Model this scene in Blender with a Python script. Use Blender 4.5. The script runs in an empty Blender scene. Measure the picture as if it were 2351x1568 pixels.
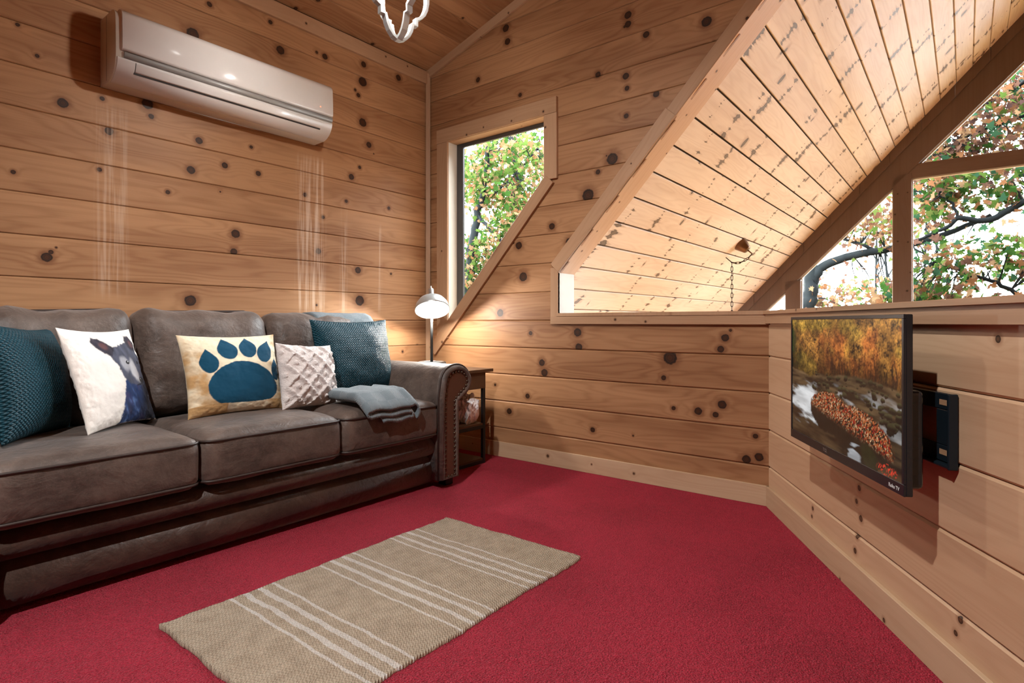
import bpy, bmesh, math, random
import numpy as np
from mathutils import Matrix, Vector, Quaternion

# ------------------------------------------------------------------ camera, world, exposure
SC = bpy.context.scene
COL = SC.collection
FPX, YAW, HOR = 1318.756, 0.66861, 740.443          # focal length in pixels of the 2351 wide frame, heading, horizon row
CAM = Vector((-3.0423, -3.2183, 0.915))
cam_d = bpy.data.cameras.new('camera')
cam_d.sensor_width = 36.0
cam_d.lens = FPX / 2351 * 36.0
cam_d.shift_y = -(784 - HOR) / 2351
cam_d.clip_start = 0.02
cam = bpy.data.objects.new('camera', cam_d)
COL.objects.link(cam)
cam.location = CAM
cam.rotation_euler = (math.pi / 2, 0, YAW - math.pi / 2)
SC.camera = cam

world = bpy.data.worlds.new('overcast_sky')
SC.world = world
world.use_nodes = True
bg = world.node_tree.nodes['Background']
bg.inputs[0].default_value = (0.90, 0.96, 1.0, 1)
bg.inputs[1].default_value = 28.0

SC.view_settings.view_transform = 'Standard'
SC.view_settings.look = 'None'
SC.view_settings.exposure = 0.1
SC.view_settings.gamma = 1.0
SC.view_settings.use_curve_mapping = False
try:
    SC.cycles.use_denoising = True
    SC.cycles.max_bounces = 7
    SC.cycles.diffuse_bounces = 4
    SC.cycles.transparent_max_bounces = 12
    SC.cycles.use_adaptive_sampling = True
    SC.cycles.adaptive_threshold = .06
    SC.cycles.caustics_reflective = False
    SC.cycles.caustics_refractive = False
    SC.cycles.sample_clamp_indirect = 6.0
except Exception:
    pass

PENDANT_W, LAMP_W, REAR_W, GREAT_W = 50.0, 27.0, 400.0, 560.0

random.seed(7)
rng = np.random.default_rng(11)

# ------------------------------------------------------------------ helpers
def wmat(o):
    m = o.matrix_parent_inverse @ o.matrix_basis
    return wmat(o.parent) @ m if o.parent else o.matrix_basis.copy()

def props(o, label=None, cat=None, group=None, kind=None):
    if label: o['label'] = label
    if cat: o['category'] = cat
    if group: o['group'] = group
    if kind: o['kind'] = kind
    return o

def put(o, parent=None, local=False):
    COL.objects.link(o)
    if parent is not None:
        o.parent = parent
        if not local:
            o.matrix_parent_inverse = wmat(parent).inverted()
    return o

def empty(name, loc=(0, 0, 0), mat=None):
    o = bpy.data.objects.new(name, None)
    o.empty_display_size = 0.1
    COL.objects.link(o)
    o.matrix_basis = mat if mat is not None else Matrix.Translation(loc)
    return o

def mk(name, verts, faces, mat, parent=None, smooth=False, local=False, basis=None):
    me = bpy.data.meshes.new(name)
    me.from_pydata([tuple(v) for v in verts], [], [tuple(f) for f in faces])
    me.validate()
    if smooth:
        me.polygons.foreach_set('use_smooth', [True] * len(me.polygons))
    me.update()
    if mat is not None: me.materials.append(mat)
    o = bpy.data.objects.new(name, me)
    if basis is not None: o.matrix_basis = basis
    return put(o, parent, local)

def from_bm(name, bm, mat, parent=None, smooth=False, local=False, basis=None):
    me = bpy.data.meshes.new(name)
    bm.normal_update()
    bm.to_mesh(me); bm.free()
    if smooth:
        me.polygons.foreach_set('use_smooth', [True] * len(me.polygons))
    if mat is not None: me.materials.append(mat)
    o = bpy.data.objects.new(name, me)
    if basis is not None: o.matrix_basis = basis
    return put(o, parent, local)

def box_bm(x0, x1, y0, y1, z0, z1, bev=0.0, seg=1):
    bm = bmesh.new()
    bmesh.ops.create_cube(bm, size=1.0)
    for v in bm.verts:
        v.co = Vector((x0 + (v.co.x + .5) * (x1 - x0), y0 + (v.co.y + .5) * (y1 - y0), z0 + (v.co.z + .5) * (z1 - z0)))
    if bev > 0:
        bmesh.ops.bevel(bm, geom=bm.edges[:], offset=bev, segments=seg, profile=.5, affect='EDGES')
    return bm

def box(name, x0, x1, y0, y1, z0, z1, mat, parent=None, bev=0.0, seg=1, smooth=False, local=False, basis=None):
    return from_bm(name, box_bm(x0, x1, y0, y1, z0, z1, bev, seg), mat, parent, smooth, local, basis)

def bar(name, p0, p1, nrm, w, t, mat, parent=None, bev=0.0015, ext=(0, 0)):
    """a board from p0 to p1: grain along local x, width w along local y, thickness t out along nrm"""
    p0, p1, nrm = Vector(p0), Vector(p1), Vector(nrm).normalized()
    x = (p1 - p0).normalized()
    y = nrm.cross(x).normalized()
    m = Matrix(((x.x, y.x, nrm.x, p0.x), (x.y, y.y, nrm.y, p0.y), (x.z, y.z, nrm.z, p0.z), (0, 0, 0, 1)))
    L = (p1 - p0).length
    return box(name, -ext[0], L + ext[1], -w / 2, w / 2, 0, t, mat, parent, bev, basis=m)

def frames(path):
    P = [Vector(p) for p in path]
    out = []
    n = None
    for i, p in enumerate(P):
        a = P[max(i - 1, 0)]; b = P[min(i + 1, len(P) - 1)]
        t = (b - a).normalized()
        if n is None:
            n = t.orthogonal().normalized()
        n = (n - t * n.dot(t))
        n = n.normalized() if n.length > 1e-6 else t.orthogonal().normalized()
        out.append((p, t, n, t.cross(n)))
    return out

def tube_geo(path, rad, n=8, closed=False, V=None, F=None):
    V = [] if V is None else V; F = [] if F is None else F
    b0 = len(V)
    fr = frames(path)
    m = len(fr)
    for i, (p, t, a, b) in enumerate(fr):
        r = rad[i] if hasattr(rad, '__len__') else rad
        for k in range(n):
            c = 2 * math.pi * k / n
            V.append(p + (a * math.cos(c) + b * math.sin(c)) * r)
    for i in range(m if closed else m - 1):
        for k in range(n):
            j = (i + 1) % m
            F.append((b0 + i * n + k, b0 + i * n + (k + 1) % n, b0 + j * n + (k + 1) % n, b0 + j * n + k))
    if not closed:
        F.append(tuple(b0 + k for k in reversed(range(n))))
        F.append(tuple(b0 + (m - 1) * n + k for k in range(n)))
    return V, F

def tube(name, path, rad, mat, parent=None, n=8, closed=False, smooth=True, local=False, basis=None):
    V, F = tube_geo(path, rad, n, closed)
    return mk(name, V, F, mat, parent, smooth, local, basis)

def lathe(name, prof, mat, parent=None, n=28, basis=None, smooth=True, cap=True):
    """profile of (r, z) revolved round local z"""
    V, F = [], []
    for r, z in prof:
        for k in range(n):
            c = 2 * math.pi * k / n
            V.append((r * math.cos(c), r * math.sin(c), z))
    for i in range(len(prof) - 1):
        for k in range(n):
            F.append((i * n + k, i * n + (k + 1) % n, (i + 1) * n + (k + 1) % n, (i + 1) * n + k))
    if cap:
        F.append(tuple(reversed(range(n))))
        F.append(tuple((len(prof) - 1) * n + k for k in range(n)))
    return mk(name, V, F, mat, parent, smooth, False, basis)

def prism(name, poly, x0, x1, mat, parent=None, basis=None, smooth=False):
    """closed polygon of (y, z) extruded along local x"""
    n = len(poly)
    V = [(x0, y, z) for y, z in poly] + [(x1, y, z) for y, z in poly]
    F = [tuple(reversed(range(n))), tuple(range(n, 2 * n))]
    F += [(i, (i + 1) % n, n + (i + 1) % n, n + i) for i in range(n)]
    o = mk(name, V, F, mat, parent, False, False, basis)
    bm = bmesh.new(); bm.from_mesh(o.data)
    bmesh.ops.recalc_face_normals(bm, faces=bm.faces[:])
    bm.to_mesh(o.data); bm.free()
    if smooth:
        for p in o.data.polygons: p.use_smooth = len(p.vertices) == 4
    return o

def axes(o, x, y, z):
    x, y, z = Vector(x), Vector(y), Vector(z)
    return Matrix(((x.x, y.x, z.x, o[0]), (x.y, y.y, z.y, o[1]), (x.z, y.z, z.z, o[2]), (0, 0, 0, 1)))

def sstep(a, b, x):
    t = np.clip((x - a) / (b - a), 0, 1)
    return t * t * (3 - 2 * t)

def vnoise(x, y, seed=0):
    xi, yi = np.floor(x).astype(np.int64), np.floor(y).astype(np.int64)
    xf, yf = x - xi, y - yi
    u, v = xf * xf * (3 - 2 * xf), yf * yf * (3 - 2 * yf)
    def h(a, b):
        k = (a * 374761393 + b * 668265263 + seed * 974711) & 0xffffffff
        k = ((k ^ (k >> 13)) * 1274126177) & 0xffffffff
        return ((k ^ (k >> 16)) & 0xffff) / 65535.0
    return (h(xi, yi) * (1 - u) + h(xi + 1, yi) * u) * (1 - v) + (h(xi, yi + 1) * (1 - u) + h(xi + 1, yi + 1) * u) * v

def fbm(x, y, seed=0, o=4):
    s, a, t = 0, .5, 0
    for i in range(o):
        s = s + a * vnoise(x * 2 ** i, y * 2 ** i, seed + i * 17); t += a; a *= .5
    return s / t

def s2l(c):
    return tuple((v / 255 / 12.92 if v / 255 <= .04045 else ((v / 255 + .055) / 1.055) ** 2.4) for v in c)

# ------------------------------------------------------------------ materials
class NB:
    def __init__(self, name):
        self.m = bpy.data.materials.new(name)
        self.m.use_nodes = True
        self.nt = self.m.node_tree
        self.nt.nodes.clear()
        self.out = self.nt.nodes.new('ShaderNodeOutputMaterial')
    def n(self, typ, **kw):
        nd = self.nt.nodes.new(typ)
        for k, v in kw.items(): setattr(nd, k, v)
        return nd
    def set(self, sock, v):
        if hasattr(v, 'is_output') or isinstance(v, bpy.types.NodeSocket):
            self.nt.links.new(v, sock)
        else:
            if hasattr(sock, 'default_value'):
                try: sock.default_value = v
                except Exception: sock.default_value = (*v, 1)
    def math(self, op, a, b=0.0, clamp=False):
        nd = self.n('ShaderNodeMath', operation=op, use_clamp=clamp)
        self.set(nd.inputs[0], a); self.set(nd.inputs[1], b)
        return nd.outputs[0]
    def vm(self, op, a, b=(0, 0, 0)):
        nd = self.n('ShaderNodeVectorMath', operation=op)
        self.set(nd.inputs[0], a)
        if op not in ('LENGTH',): self.set(nd.inputs[1], b)
        return nd.outputs['Value'] if op in ('LENGTH', 'DOT_PRODUCT', 'DISTANCE') else nd.outputs['Vector']
    def mix(self, f, a, b, blend='MIX'):
        nd = self.n('ShaderNodeMix', data_type='RGBA', blend_type=blend)
        self.set(nd.inputs[0], f)
        for s, v in ((nd.inputs[6], a), (nd.inputs[7], b)):
            self.set(s, (*v, 1) if isinstance(v, tuple) and len(v) == 3 else v)
        return nd.outputs[2]
    def rng(self, v, a, b, c=0.0, d=1.0, smooth=True):
        nd = self.n('ShaderNodeMapRange', interpolation_type='SMOOTHSTEP' if smooth else 'LINEAR')
        for i, x in enumerate((v, a, b, c, d)): self.set(nd.inputs[i], x)
        return nd.outputs[0]
    def noise(self, vec, scale=1.0, detail=2.0, rough=.5, dist=0.0):
        nd = self.n('ShaderNodeTexNoise')
        self.set(nd.inputs['Vector'], vec)
        nd.inputs['Scale'].default_value = scale; nd.inputs['Detail'].default_value = detail
        nd.inputs['Roughness'].default_value = rough; nd.inputs['Distortion'].default_value = dist
        return nd.outputs[0]
    def obj(self):
        return self.n('ShaderNodeTexCoord').outputs['Object']
    def uv(self):
        return self.n('ShaderNodeTexCoord').outputs['UV']
    def rnd(self):
        return self.n('ShaderNodeObjectInfo').outputs['Random']
    def comb(self, x, y, z=0.0):
        nd = self.n('ShaderNodeCombineXYZ')
        for i, v in enumerate((x, y, z)): self.set(nd.inputs[i], v)
        return nd.outputs[0]
    def sep(self, v):
        nd = self.n('ShaderNodeSeparateXYZ'); self.set(nd.inputs[0], v)
        return nd.outputs
    def bump(self, h, strength=.3, dist=.01):
        nd = self.n('ShaderNodeBump')
        nd.inputs['Strength'].default_value = strength; nd.inputs['Distance'].default_value = dist
        self.set(nd.inputs['Height'], h)
        return nd.outputs[0]
    def bsdf(self, col, rough=.5, metal=0.0, spec=.5, normal=None, **kw):
        nd = self.n('ShaderNodeBsdfPrincipled')
        self.set(nd.inputs['Base Color'], (*col, 1) if isinstance(col, tuple) and len(col) == 3 else col)
        self.set(nd.inputs['Roughness'], rough); self.set(nd.inputs['Metallic'], metal)
        self.set(nd.inputs['Specular IOR Level'], spec)
        if normal is not None: self.set(nd.inputs['Normal'], normal)
        for k, v in kw.items():
            self.set(nd.inputs[k], (*v, 1) if isinstance(v, tuple) and len(v) == 3 else v)
        self.nt.links.new(nd.outputs[0], self.out.inputs[0])
        return nd

def plain(name, col, rough=.5, metal=0.0, spec=.5, var=.06, scale=30.0, **kw):
    b = NB(name)
    n = b.noise(b.obj(), scale, 3)
    c2 = tuple(max(0, x * (1 - 2 * var)) for x in col)
    b.bsdf(b.mix(n, tuple(min(1, x * (1 + var)) for x in col), c2), rough, metal, spec, **kw)
    return b.m

def pine(name, light, dark, knots=(), swap=False, pins=(.75, .12, .20), rough=.50, whorl=False, stains=(), ksize=(.004, .011), contrast=1.0):
    """knotty pine; object x runs along the grain (y when swap), positions in metres"""
    b = NB(name)
    p = b.obj(); s = b.sep(p)
    u, v = (s[1], s[0]) if swap else (s[0], s[1])
    rnd = b.rnd()
    pu = b.comb(u, v)
    q = b.vm('ADD', pu, b.comb(b.math('MULTIPLY', rnd, 17.3), b.math('MULTIPLY', rnd, 53.7)))
    K = None
    for ku, kv, kr in knots:
        d = b.vm('MULTIPLY', b.vm('SUBTRACT', pu, (ku, kv, 0)), (1 / (kr * 1.05), 1 / kr, 0))
        l = b.vm('LENGTH', d)
        K = l if K is None else b.math('MINIMUM', K, l)
    # random smaller knots
    cu, cv, thr = pins
    vo = b.n('ShaderNodeTexVoronoi', voronoi_dimensions='2D', feature='F1')
    vo.inputs['Scale'].default_value = 1.0
    vo.inputs['Randomness'].default_value = 0.75 if whorl else 1.0
    qs = b.vm('MULTIPLY', q, (1 / cu, 1 / cv, 0))
    b.set(vo.inputs['Vector'], qs)
    d = b.vm('MULTIPLY', b.vm('SUBTRACT', qs, vo.outputs['Position']), (cu, cv * (.55 if whorl else 1.0), 0))
    cs = b.n('ShaderNodeSeparateColor'); b.set(cs.inputs[0], vo.outputs['Color'])
    kr = b.math('ADD', b.math('MULTIPLY', cs.outputs[0], ksize[1] - ksize[0]), ksize[0])
    kr = b.math('MULTIPLY', kr, b.math('ADD', b.math('LESS_THAN', cs.outputs[1], thr), .02))
    K2 = b.math('DIVIDE', b.vm('LENGTH', d), kr)
    K = K2 if K is None else b.math('MINIMUM', K, K2)
    if whorl:                                   # rows of branch knots right across the board
        v1 = b.n('ShaderNodeTexVoronoi', voronoi_dimensions='1D', feature='F1')
        qq = b.sep(q)
        wi = b.math('DIVIDE', qq[0], .62)
        b.set(v1.inputs['W'], wi); v1.inputs['Scale'].default_value = 1.0
        du = b.math('MULTIPLY', b.math('SUBTRACT', wi, v1.outputs['W']), .62)
        nz = b.noise(b.comb(b.math('MULTIPLY', qq[1], 17), b.math('MULTIPLY', v1.outputs['W'], 7.3)), 1, 2)
        nw = b.noise(b.comb(b.math('MULTIPLY', qq[1], 42), b.math('MULTIPLY', v1.outputs['W'], 3.1)), 1, 2)
        c1 = b.n('ShaderNodeSeparateColor'); b.set(c1.inputs[0], v1.outputs['Color'])
        wd_ = b.math('MAXIMUM', b.math('MULTIPLY', b.math('SUBTRACT', nw, b.rng(c1.outputs[0], 0, 1, .38, .58, False)), .17), .0001)
        K3 = b.math('DIVIDE', b.math('ABSOLUTE', b.math('ADD', du, b.math('MULTIPLY', b.math('SUBTRACT', nz, .5), .10))), wd_)
        K = b.math('MINIMUM', K, K3)
    wob = b.noise(b.vm('MULTIPLY', q, (60, 60, 0)), 1, 2)
    K = b.math('ADD', K, b.math('MULTIPLY', b.math('SUBTRACT', wob, .5), .34))
    e = b.math('EXPONENT', b.math('MULTIPLY', K, -.55))
    n1 = b.noise(b.vm('MULTIPLY', q, (.75, 7.0, 0)), 1, 2.0, .45)
    ph = b.math('ADD', b.math('ADD', b.math('MULTIPLY', v, 70), b.math('MULTIPLY', n1, 85)), b.math('MULTIPLY', e, 16))
    ring = b.math('ADD', b.math('MULTIPLY', b.math('SINE', ph), .5), .5)
    ring = b.math('POWER', ring, 2.0)
    fine = b.noise(b.vm('MULTIPLY', q, (2.5, 260, 0)), 1, 2.0)
    tone = b.noise(b.vm('MULTIPLY', q, (.55, 4.2, 0)), 1, 3.0, .55)
    f = b.math('ADD', b.math('MULTIPLY', ring, .23 * contrast), b.math('MULTIPLY', b.rng(tone, .36, .64), .50 * contrast))
    f = b.math('ADD', f, b.math('MULTIPLY', b.math('SUBTRACT', fine, .5), .42 * contrast))
    f = b.math('ADD', f, b.math('MULTIPLY', b.math('SUBTRACT', rnd, .5), .22), clamp=True)
    col = b.mix(f, light, dark)
    brown = tuple(x * y for x, y in zip(dark, (.62, .50, .42)))
    halo = b.rng(K, .9, 3.0 if whorl else 2.3, .55, 0.0)
    col = b.mix(halo, col, brown)
    core = b.rng(K, .86, 1.04, 1.0, 0.0)
    kf = b.math('ADD', b.math('MULTIPLY', b.rng(K, .1, .8), .7), b.math('MULTIPLY', b.math('SINE', b.math('MULTIPLY', K, 19)), .3), clamp=True)
    kc = b.mix(kf, tuple(x * y for x, y in zip(dark, (.30, .27, .24) if whorl else (.30, .24, .20))), (.075, .052, .038) if whorl else (.010, .007, .006))
    col = b.mix(b.math('MULTIPLY', core, .97), col, kc)
    for (u0, u1, v0, v1, amt) in stains:       # pale dried water runs
        m = b.math('MULTIPLY', b.rng(u, u0, u0 + .06), b.rng(u, u1 - .05, u1, 1, 0))
        m = b.math('MULTIPLY', m, b.math('MULTIPLY', b.rng(v, v0, v0 + .1), b.rng(v, v1 - .08, v1, 1, 0)))
        st = b.noise(b.comb(b.math('MULTIPLY', u, 55), b.math('MULTIPLY', v, 1.6)), 1, 3, .6)
        m = b.math('MULTIPLY', m, b.rng(st, .42, .66))
        col = b.mix(b.math('MULTIPLY', m, amt), col, (.72, .58, .46))
    b.bsdf(col, rough, 0, .25)
    return b.m

KL = [(-2.26, 1.912, .0217), (-1.916, 2.011, .0261), (-1.899, 1.953, .0131), (-1.669, 1.888, .0186), (-1.383, 1.922, .01), (-2.08, 1.831, .0187), (-1.71, 1.722, .0207), (-1.533, 1.785, .0168), (-1.341, 1.779, .0151), (-2.119, 1.639, .0103), (-1.822, 1.585, .0111), (-1.473, 1.413, .0244), (-1.483, 1.312, .0195), (-.948, 1.367, .0192), (-1.204, 2.545, .026), (-1.7, 2.447, .0322), (-.9, 2.616, .0194), (-.599, 2.673, .0207), (-.606, 2.552, .0325), (-.642, 2.45, .0147), (-.293, 2.684, .022), (-.606, 2.275, .0295), (-.555, 2.136, .0209), (-.698, 1.887, .0203), (-.631, 1.965, .0118), (-.739, 1.718, .0115), (-.381, 1.728, .0123), (-2.318, 1.206, .0213), (-2.303, 1.231, .0097), (-1.713, 1.031, .0298), (-.631, 1.063, .0353), (-.645, 1.268, .0234), (-1.615, 2.641, .0141), (-1.267, 2.687, .0128), (-2.433, 1.563, .0093), (-1.042, 1.708, .0135), (-.913, 1.587, .0111)]
KW = [(.761, 2.919, .0266), (.776, 2.823, .0236), (1.675, 2.705, .0227), (1.675, 2.652, .0202), (1.789, 2.556, .0198), (1.476, 2.411, .0183), (1.661, 2.353, .0202), (1.669, 2.28, .0152), (.884, 2.434, .0145), (1.664, 2.12, .0152), (1.573, 1.886, .036), (1.407, 1.693, .0397), (1.476, 1.824, .0157), (1.14, 1.53, .0222), (.508, 2.634, .0184), (2.135, 2.517, .0277), (1.85, 2.203, .0195), (1.272, 1.418, .0271), (.873, 1.43, .0261), (.91, 1.219, .0317), (.711, .982, .0268), (.971, .845, .0143), (1.332, .854, .0269), (1.341, .763, .0241), (1.062, .655, .0225), (1.082, .591, .0252), (.946, .429, .0172), (.791, .314, .0206), (1.44, .263, .0158), (1.932, .719, .0384), (2.233, .835, .0204), (2.21, .775, .0182), (1.894, .606, .0145), (2.217, .485, .0227), (2.09, .439, .021), (2.183, .429, .016), (1.952, .442, .012), (2.384, .34, .0131), (2.401, .237, .0218), (2.34, .217, .0221)]
KT = [(.94, .358, .0103), (.921, .308, .0089), (.952, .26, .0117), (.549, .164, .0088), (.924, .191, .0104), (.911, .136, .0104), (1.46, .182, .0097), (1.442, .14, .0076), (.54, .129, .0071)]

P_LIGHT, P_DARK = (.395, .210, .103), (.172, .068, .027)
L_STAIN = ((-1.12, -.88, .94, 1.98, .50), (-.80, -.72, .94, 1.75, .55), (-.50, -.43, .94, 1.62, .5), (-2.16, -1.98, 1.0, 1.98, .26))
_rows = {}
def row_mat(name, light, dark, knots, v0, v1, stains=(), contrast=1.0):
    """the pine of one course of boards, with the knots that fall in it"""
    ks = [q for q in knots if v0 - q[2] * .5 < q[1] < v1 + q[2] * .5]
    st = [q for q in stains if q[2] < v1 and q[3] > v0]
    if not ks and not st:
        if name not in _rows: _rows[name] = pine(name, light, dark, (), contrast=contrast)
        return _rows[name]
    return pine(name, light, dark, ks, stains=st, contrast=contrast)
T_LIGHT, T_DARK = (.58, .39, .245), (.42, .245, .135)
M_ROOF = pine('pine_roof_lit', (.76, .635, .505), (.58, .43, .315), (), whorl=True, pins=(.60, .09, .22), ksize=(.004, .022), contrast=1.0)  # whitish pine, with part of the light on the slope in its colour
M_CEIL = pine('pine_ceiling', P_LIGHT, P_DARK, (), pins=(.6, .14, .30), ksize=(.006, .016))
M_TRIM = pine('pine_trim', (.42, .255, .150), (.28, .150, .078), (), pins=(.22, .09, .35), ksize=(.003, .008), contrast=.7)
M_TRIMP = pine('pine_trim_pale', (.62, .41, .25), (.46, .27, .15), (), pins=(.2, .09, .4), ksize=(.004, .009), contrast=.7)
M_BASE = pine('pine_baseboard', (.56, .40, .26), (.40, .25, .145), (), pins=(.23, .06, .35), ksize=(.003, .011), contrast=.7)
M_BEAM = pine('backlit_gable_beam', (.135, .096, .080), (.092, .060, .048), (), pins=(.3, .1, .4), ksize=(.004, .010), contrast=.7)  # pine darkened: the backlit shade of the gable is in the colour
M_PALE = plain('daylit_jamb', (.70, .66, .58), .5, var=.05, scale=12)  # near-white because the daylight on the jambs is put into the colour
M_BACK = plain('dark_gap', (.035, .02, .012), .9)
M_OUTER = plain('roofing', (.05, .034, .024), .9)
M_GFLOOR = pine('great_room_floor', (.45, .25, .12), (.25, .12, .05), (), pins=(.6, .12, .3))

def glass_mat():
    b = NB('window_glass')
    tr = b.n('ShaderNodeBsdfTransparent'); gl = b.n('ShaderNodeBsdfGlossy')
    tr.inputs[0].default_value = (.97, .985, .98, 1); gl.inputs['Roughness'].default_value = .02
    lw = b.n('ShaderNodeLayerWeight'); lw.inputs[0].default_value = .12
    mx = b.n('ShaderNodeMixShader')
    b.nt.links.new(b.math('MULTIPLY', lw.outputs['Fresnel'], .5), mx.inputs[0])
    b.nt.links.new(tr.outputs[0], mx.inputs[1]); b.nt.links.new(gl.outputs[0], mx.inputs[2])
    b.nt.links.new(mx.outputs[0], b.out.inputs[0])
    return b.m
M_GLASS = glass_mat()
M_FRAME = plain('dark_window_frame', (.045, .042, .04), .4)
M_GSTOP = plain('white_window_stop', (.72, .70, .66), .5)

def carpet_mat():
    b = NB('red_carpet')
    p = b.obj()
    big = b.noise(p, 2.2, 3, .6)
    mid = b.noise(p, 38, 3, .65)
    fin = b.noise(p, 190, 2, .6)
    f = b.math('ADD', b.math('MULTIPLY', b.rng(big, .3, .7), .35), b.math('MULTIPLY', b.rng(fin, .36, .64), .75))
    f = b.math('ADD', f, b.math('MULTIPLY', b.rng(mid, .3, .7), .25), clamp=True)
    col = b.mix(f, (.26, .006, .020), (.64, .026, .066))
    h = b.math('ADD', b.math('MULTIPLY', fin, 1.0), b.math('MULTIPLY', mid, .8))
    b.bsdf(col, .95, 0, .1, b.bump(h, 1.0, .03), **{'Sheen Weight': .25, 'Sheen Roughness': .5, 'Sheen Tint': (1, .35, .4)})
    return b.m
M_CARPET = carpet_mat()

def leather_mat(name, lo, hi, rough=.5, scratch=True):
    b = NB(name)
    p = b.obj()
    n1 = b.noise(p, 5.5, 4, .6, .6)
    n2 = b.noise(p, 26, 4, .65)
    f = b.math('ADD', b.math('MULTIPLY', b.rng(n1, .3, .72), .7), b.math('MULTIPLY', b.rng(n2, .35, .75), .3), clamp=True)
    col = b.mix(f, lo, hi)
    if scratch:
        w = b.noise(b.vm('MULTIPLY', p, (9, 9, 30)), 1, 5, .7, 3.5)
        sc = b.math('SUBTRACT', 1.0, b.rng(b.math('ABSOLUTE', b.math('SUBTRACT', w, .5)), 0, .012))
        col = b.mix(b.math('MULTIPLY', sc, .30), col, tuple(x * 2.2 for x in hi))
    h = b.math('ADD', b.math('MULTIPLY', n2, .5), b.noise(p, 9, 3, .6, 1.2))
    b.bsdf(col, b.math('ADD', rough, b.math('MULTIPLY', n2, .15)), 0, .45, b.bump(h, .30, .02), **{'Sheen Weight': .22, 'Sheen Roughness': .4})
    return b.m
M_SOFA = leather_mat('brown_suede_leather', (.048, .033, .027), (.142, .103, .084), .44)
M_SOFAB = leather_mat('brown_leather_base', (.028, .015, .011), (.085, .050, .037), .42)
M_PIPE = plain('dark_piping', (.035, .022, .018), .5)
M_PANEL = plain('reddish_brown_leather', (.095, .042, .026), .45)
M_NAIL = plain('antique_nail', (.12, .085, .06), .35, .8)
M_ACW = plain('glossy_white_plastic', (.80, .79, .77), .18, 0, .5, var=.01)
M_ACB = plain('warm_white_plastic', (.74, .69, .60), .35, var=.01)
M_ACS = plain('silver_strip', (.34, .345, .335), .42, .25, var=.02)
M_ACD = plain('dark_outlet', (.03, .03, .03), .6)
M_BLACK = plain('black_metal', (.012, .012, .013), .45, .3)
M_TVB = plain('tv_plastic', (.012, .014, .018), .22, var=.02)
M_MOUNT = plain('mount_steel', (.010, .018, .026), .4, .3)
M_WHITE = plain('white_print', (.8, .8, .8), .5)
M_DARKW = pine('dark_table_wood', (.11, .058, .030), (.055, .027, .014), (), pins=(.5, .2, .1))
M_STEEL = plain('brushed_steel', (.62, .62, .60), .28, .9)
M_GREY = plain('grey_enamel', (.022, .024, .025), .45, .2)
M_SILV = plain('pewter_finish', (.40, .41, .40), .42, .35)
M_BRONZE = plain('bronze_canopy', (.16, .085, .045), .35, .7)
M_CHAIN = plain('antique_chain', (.035, .03, .022), .4, .7)

def emit_mat(name, col, s):
    b = NB(name)
    e = b.n('ShaderNodeEmission'); e.inputs[0].default_value = (*col, 1); e.inputs[1].default_value = s
    b.nt.links.new(e.outputs[0], b.out.inputs[0])
    return b.m
M_BULB = emit_mat('lit_bulb', (1, .93, .82), 30)
M_LAMPBULB = emit_mat('lit_desk_bulb', (1, .95, .86), 60)

def attr_mat(name, rough=.8, emit=0.0, weave=0.0, sheen=0.0, spec=.2):
    b = NB(name)
    a = b.n('ShaderNodeAttribute', attribute_name='col')
    col = a.outputs['Color']
    if emit:
        nd = b.bsdf((.01, .01, .01), .12, 0, .5)
        b.set(nd.inputs['Emission Color'], col); nd.inputs['Emission Strength'].default_value = emit
        return b.m
    n = b.noise(b.obj(), 420, 2)
    col = b.mix(.12, col, b.mix(n, (.2, .2, .2), (1, 1, 1)), 'MULTIPLY')
    b.bsdf(col, rough, 0, spec, b.bump(n, weave, .003) if weave else None, **{'Sheen Weight': sheen})
    return b.m
M_PRINT = attr_mat('printed_cotton', .85, weave=.25, sheen=.1)
M_SCREEN = attr_mat('lit_screen', emit=1.0)

def weave_mat():
    b = NB('teal_basket_weave')
    s = b.sep(b.uv())
    N = 34.0
    a = b.math('MULTIPLY', b.math('ADD', s[0], s[1]), N); c = b.math('MULTIPLY', b.math('SUBTRACT', s[0], s[1]), N)
    ch = b.math('MODULO', b.math('ADD', b.math('ADD', b.math('FLOOR', a), b.math('FLOOR', c)), 400), 2)
    fa = b.math('SUBTRACT', b.math('FRACT', a), .5); fc = b.math('SUBTRACT', b.math('FRACT', c), .5)
    def strip(x, y):   # raised across x, long along y
        p1 = b.math('SUBTRACT', 1.0, b.math('MULTIPLY', b.math('MULTIPLY', x, x), 3.6))
        p2 = b.math('SUBTRACT', 1.0, b.math('MULTIPLY', b.math('MULTIPLY', y, y), 2.2))
        return b.math('MULTIPLY', p1, p2)
    h = b.math('ADD', b.math('MULTIPLY', strip(fa, fc), ch), b.math('MULTIPLY', strip(fc, fa), b.math('SUBTRACT', 1.0, ch)))
    edge = b.rng(h, .05, .55)
    col = b.mix(edge, (.001, .006, .010), (.003, .046, .070))
    col = b.mix(b.math('MULTIPLY', ch, .3), col, (.004, .060, .086))
    b.bsdf(col, .46, 0, .3, b.bump(h, .8, .006))
    return b.m
M_TEAL = weave_mat()

def shag_mat():
    b = NB('white_shag')
    p = b.obj()
    n = b.noise(p, 240, 3, .7); n2 = b.noise(p, 60, 3)
    col = b.mix(b.math('MULTIPLY', n, n2), (.88, .83, .81), (.58, .52, .50))
    b.bsdf(col, .95, 0, .1, b.bump(b.math('ADD', n, n2), .8, .006), **{'Sheen Weight': .4})
    return b.m
M_SHAG = shag_mat()

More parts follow.
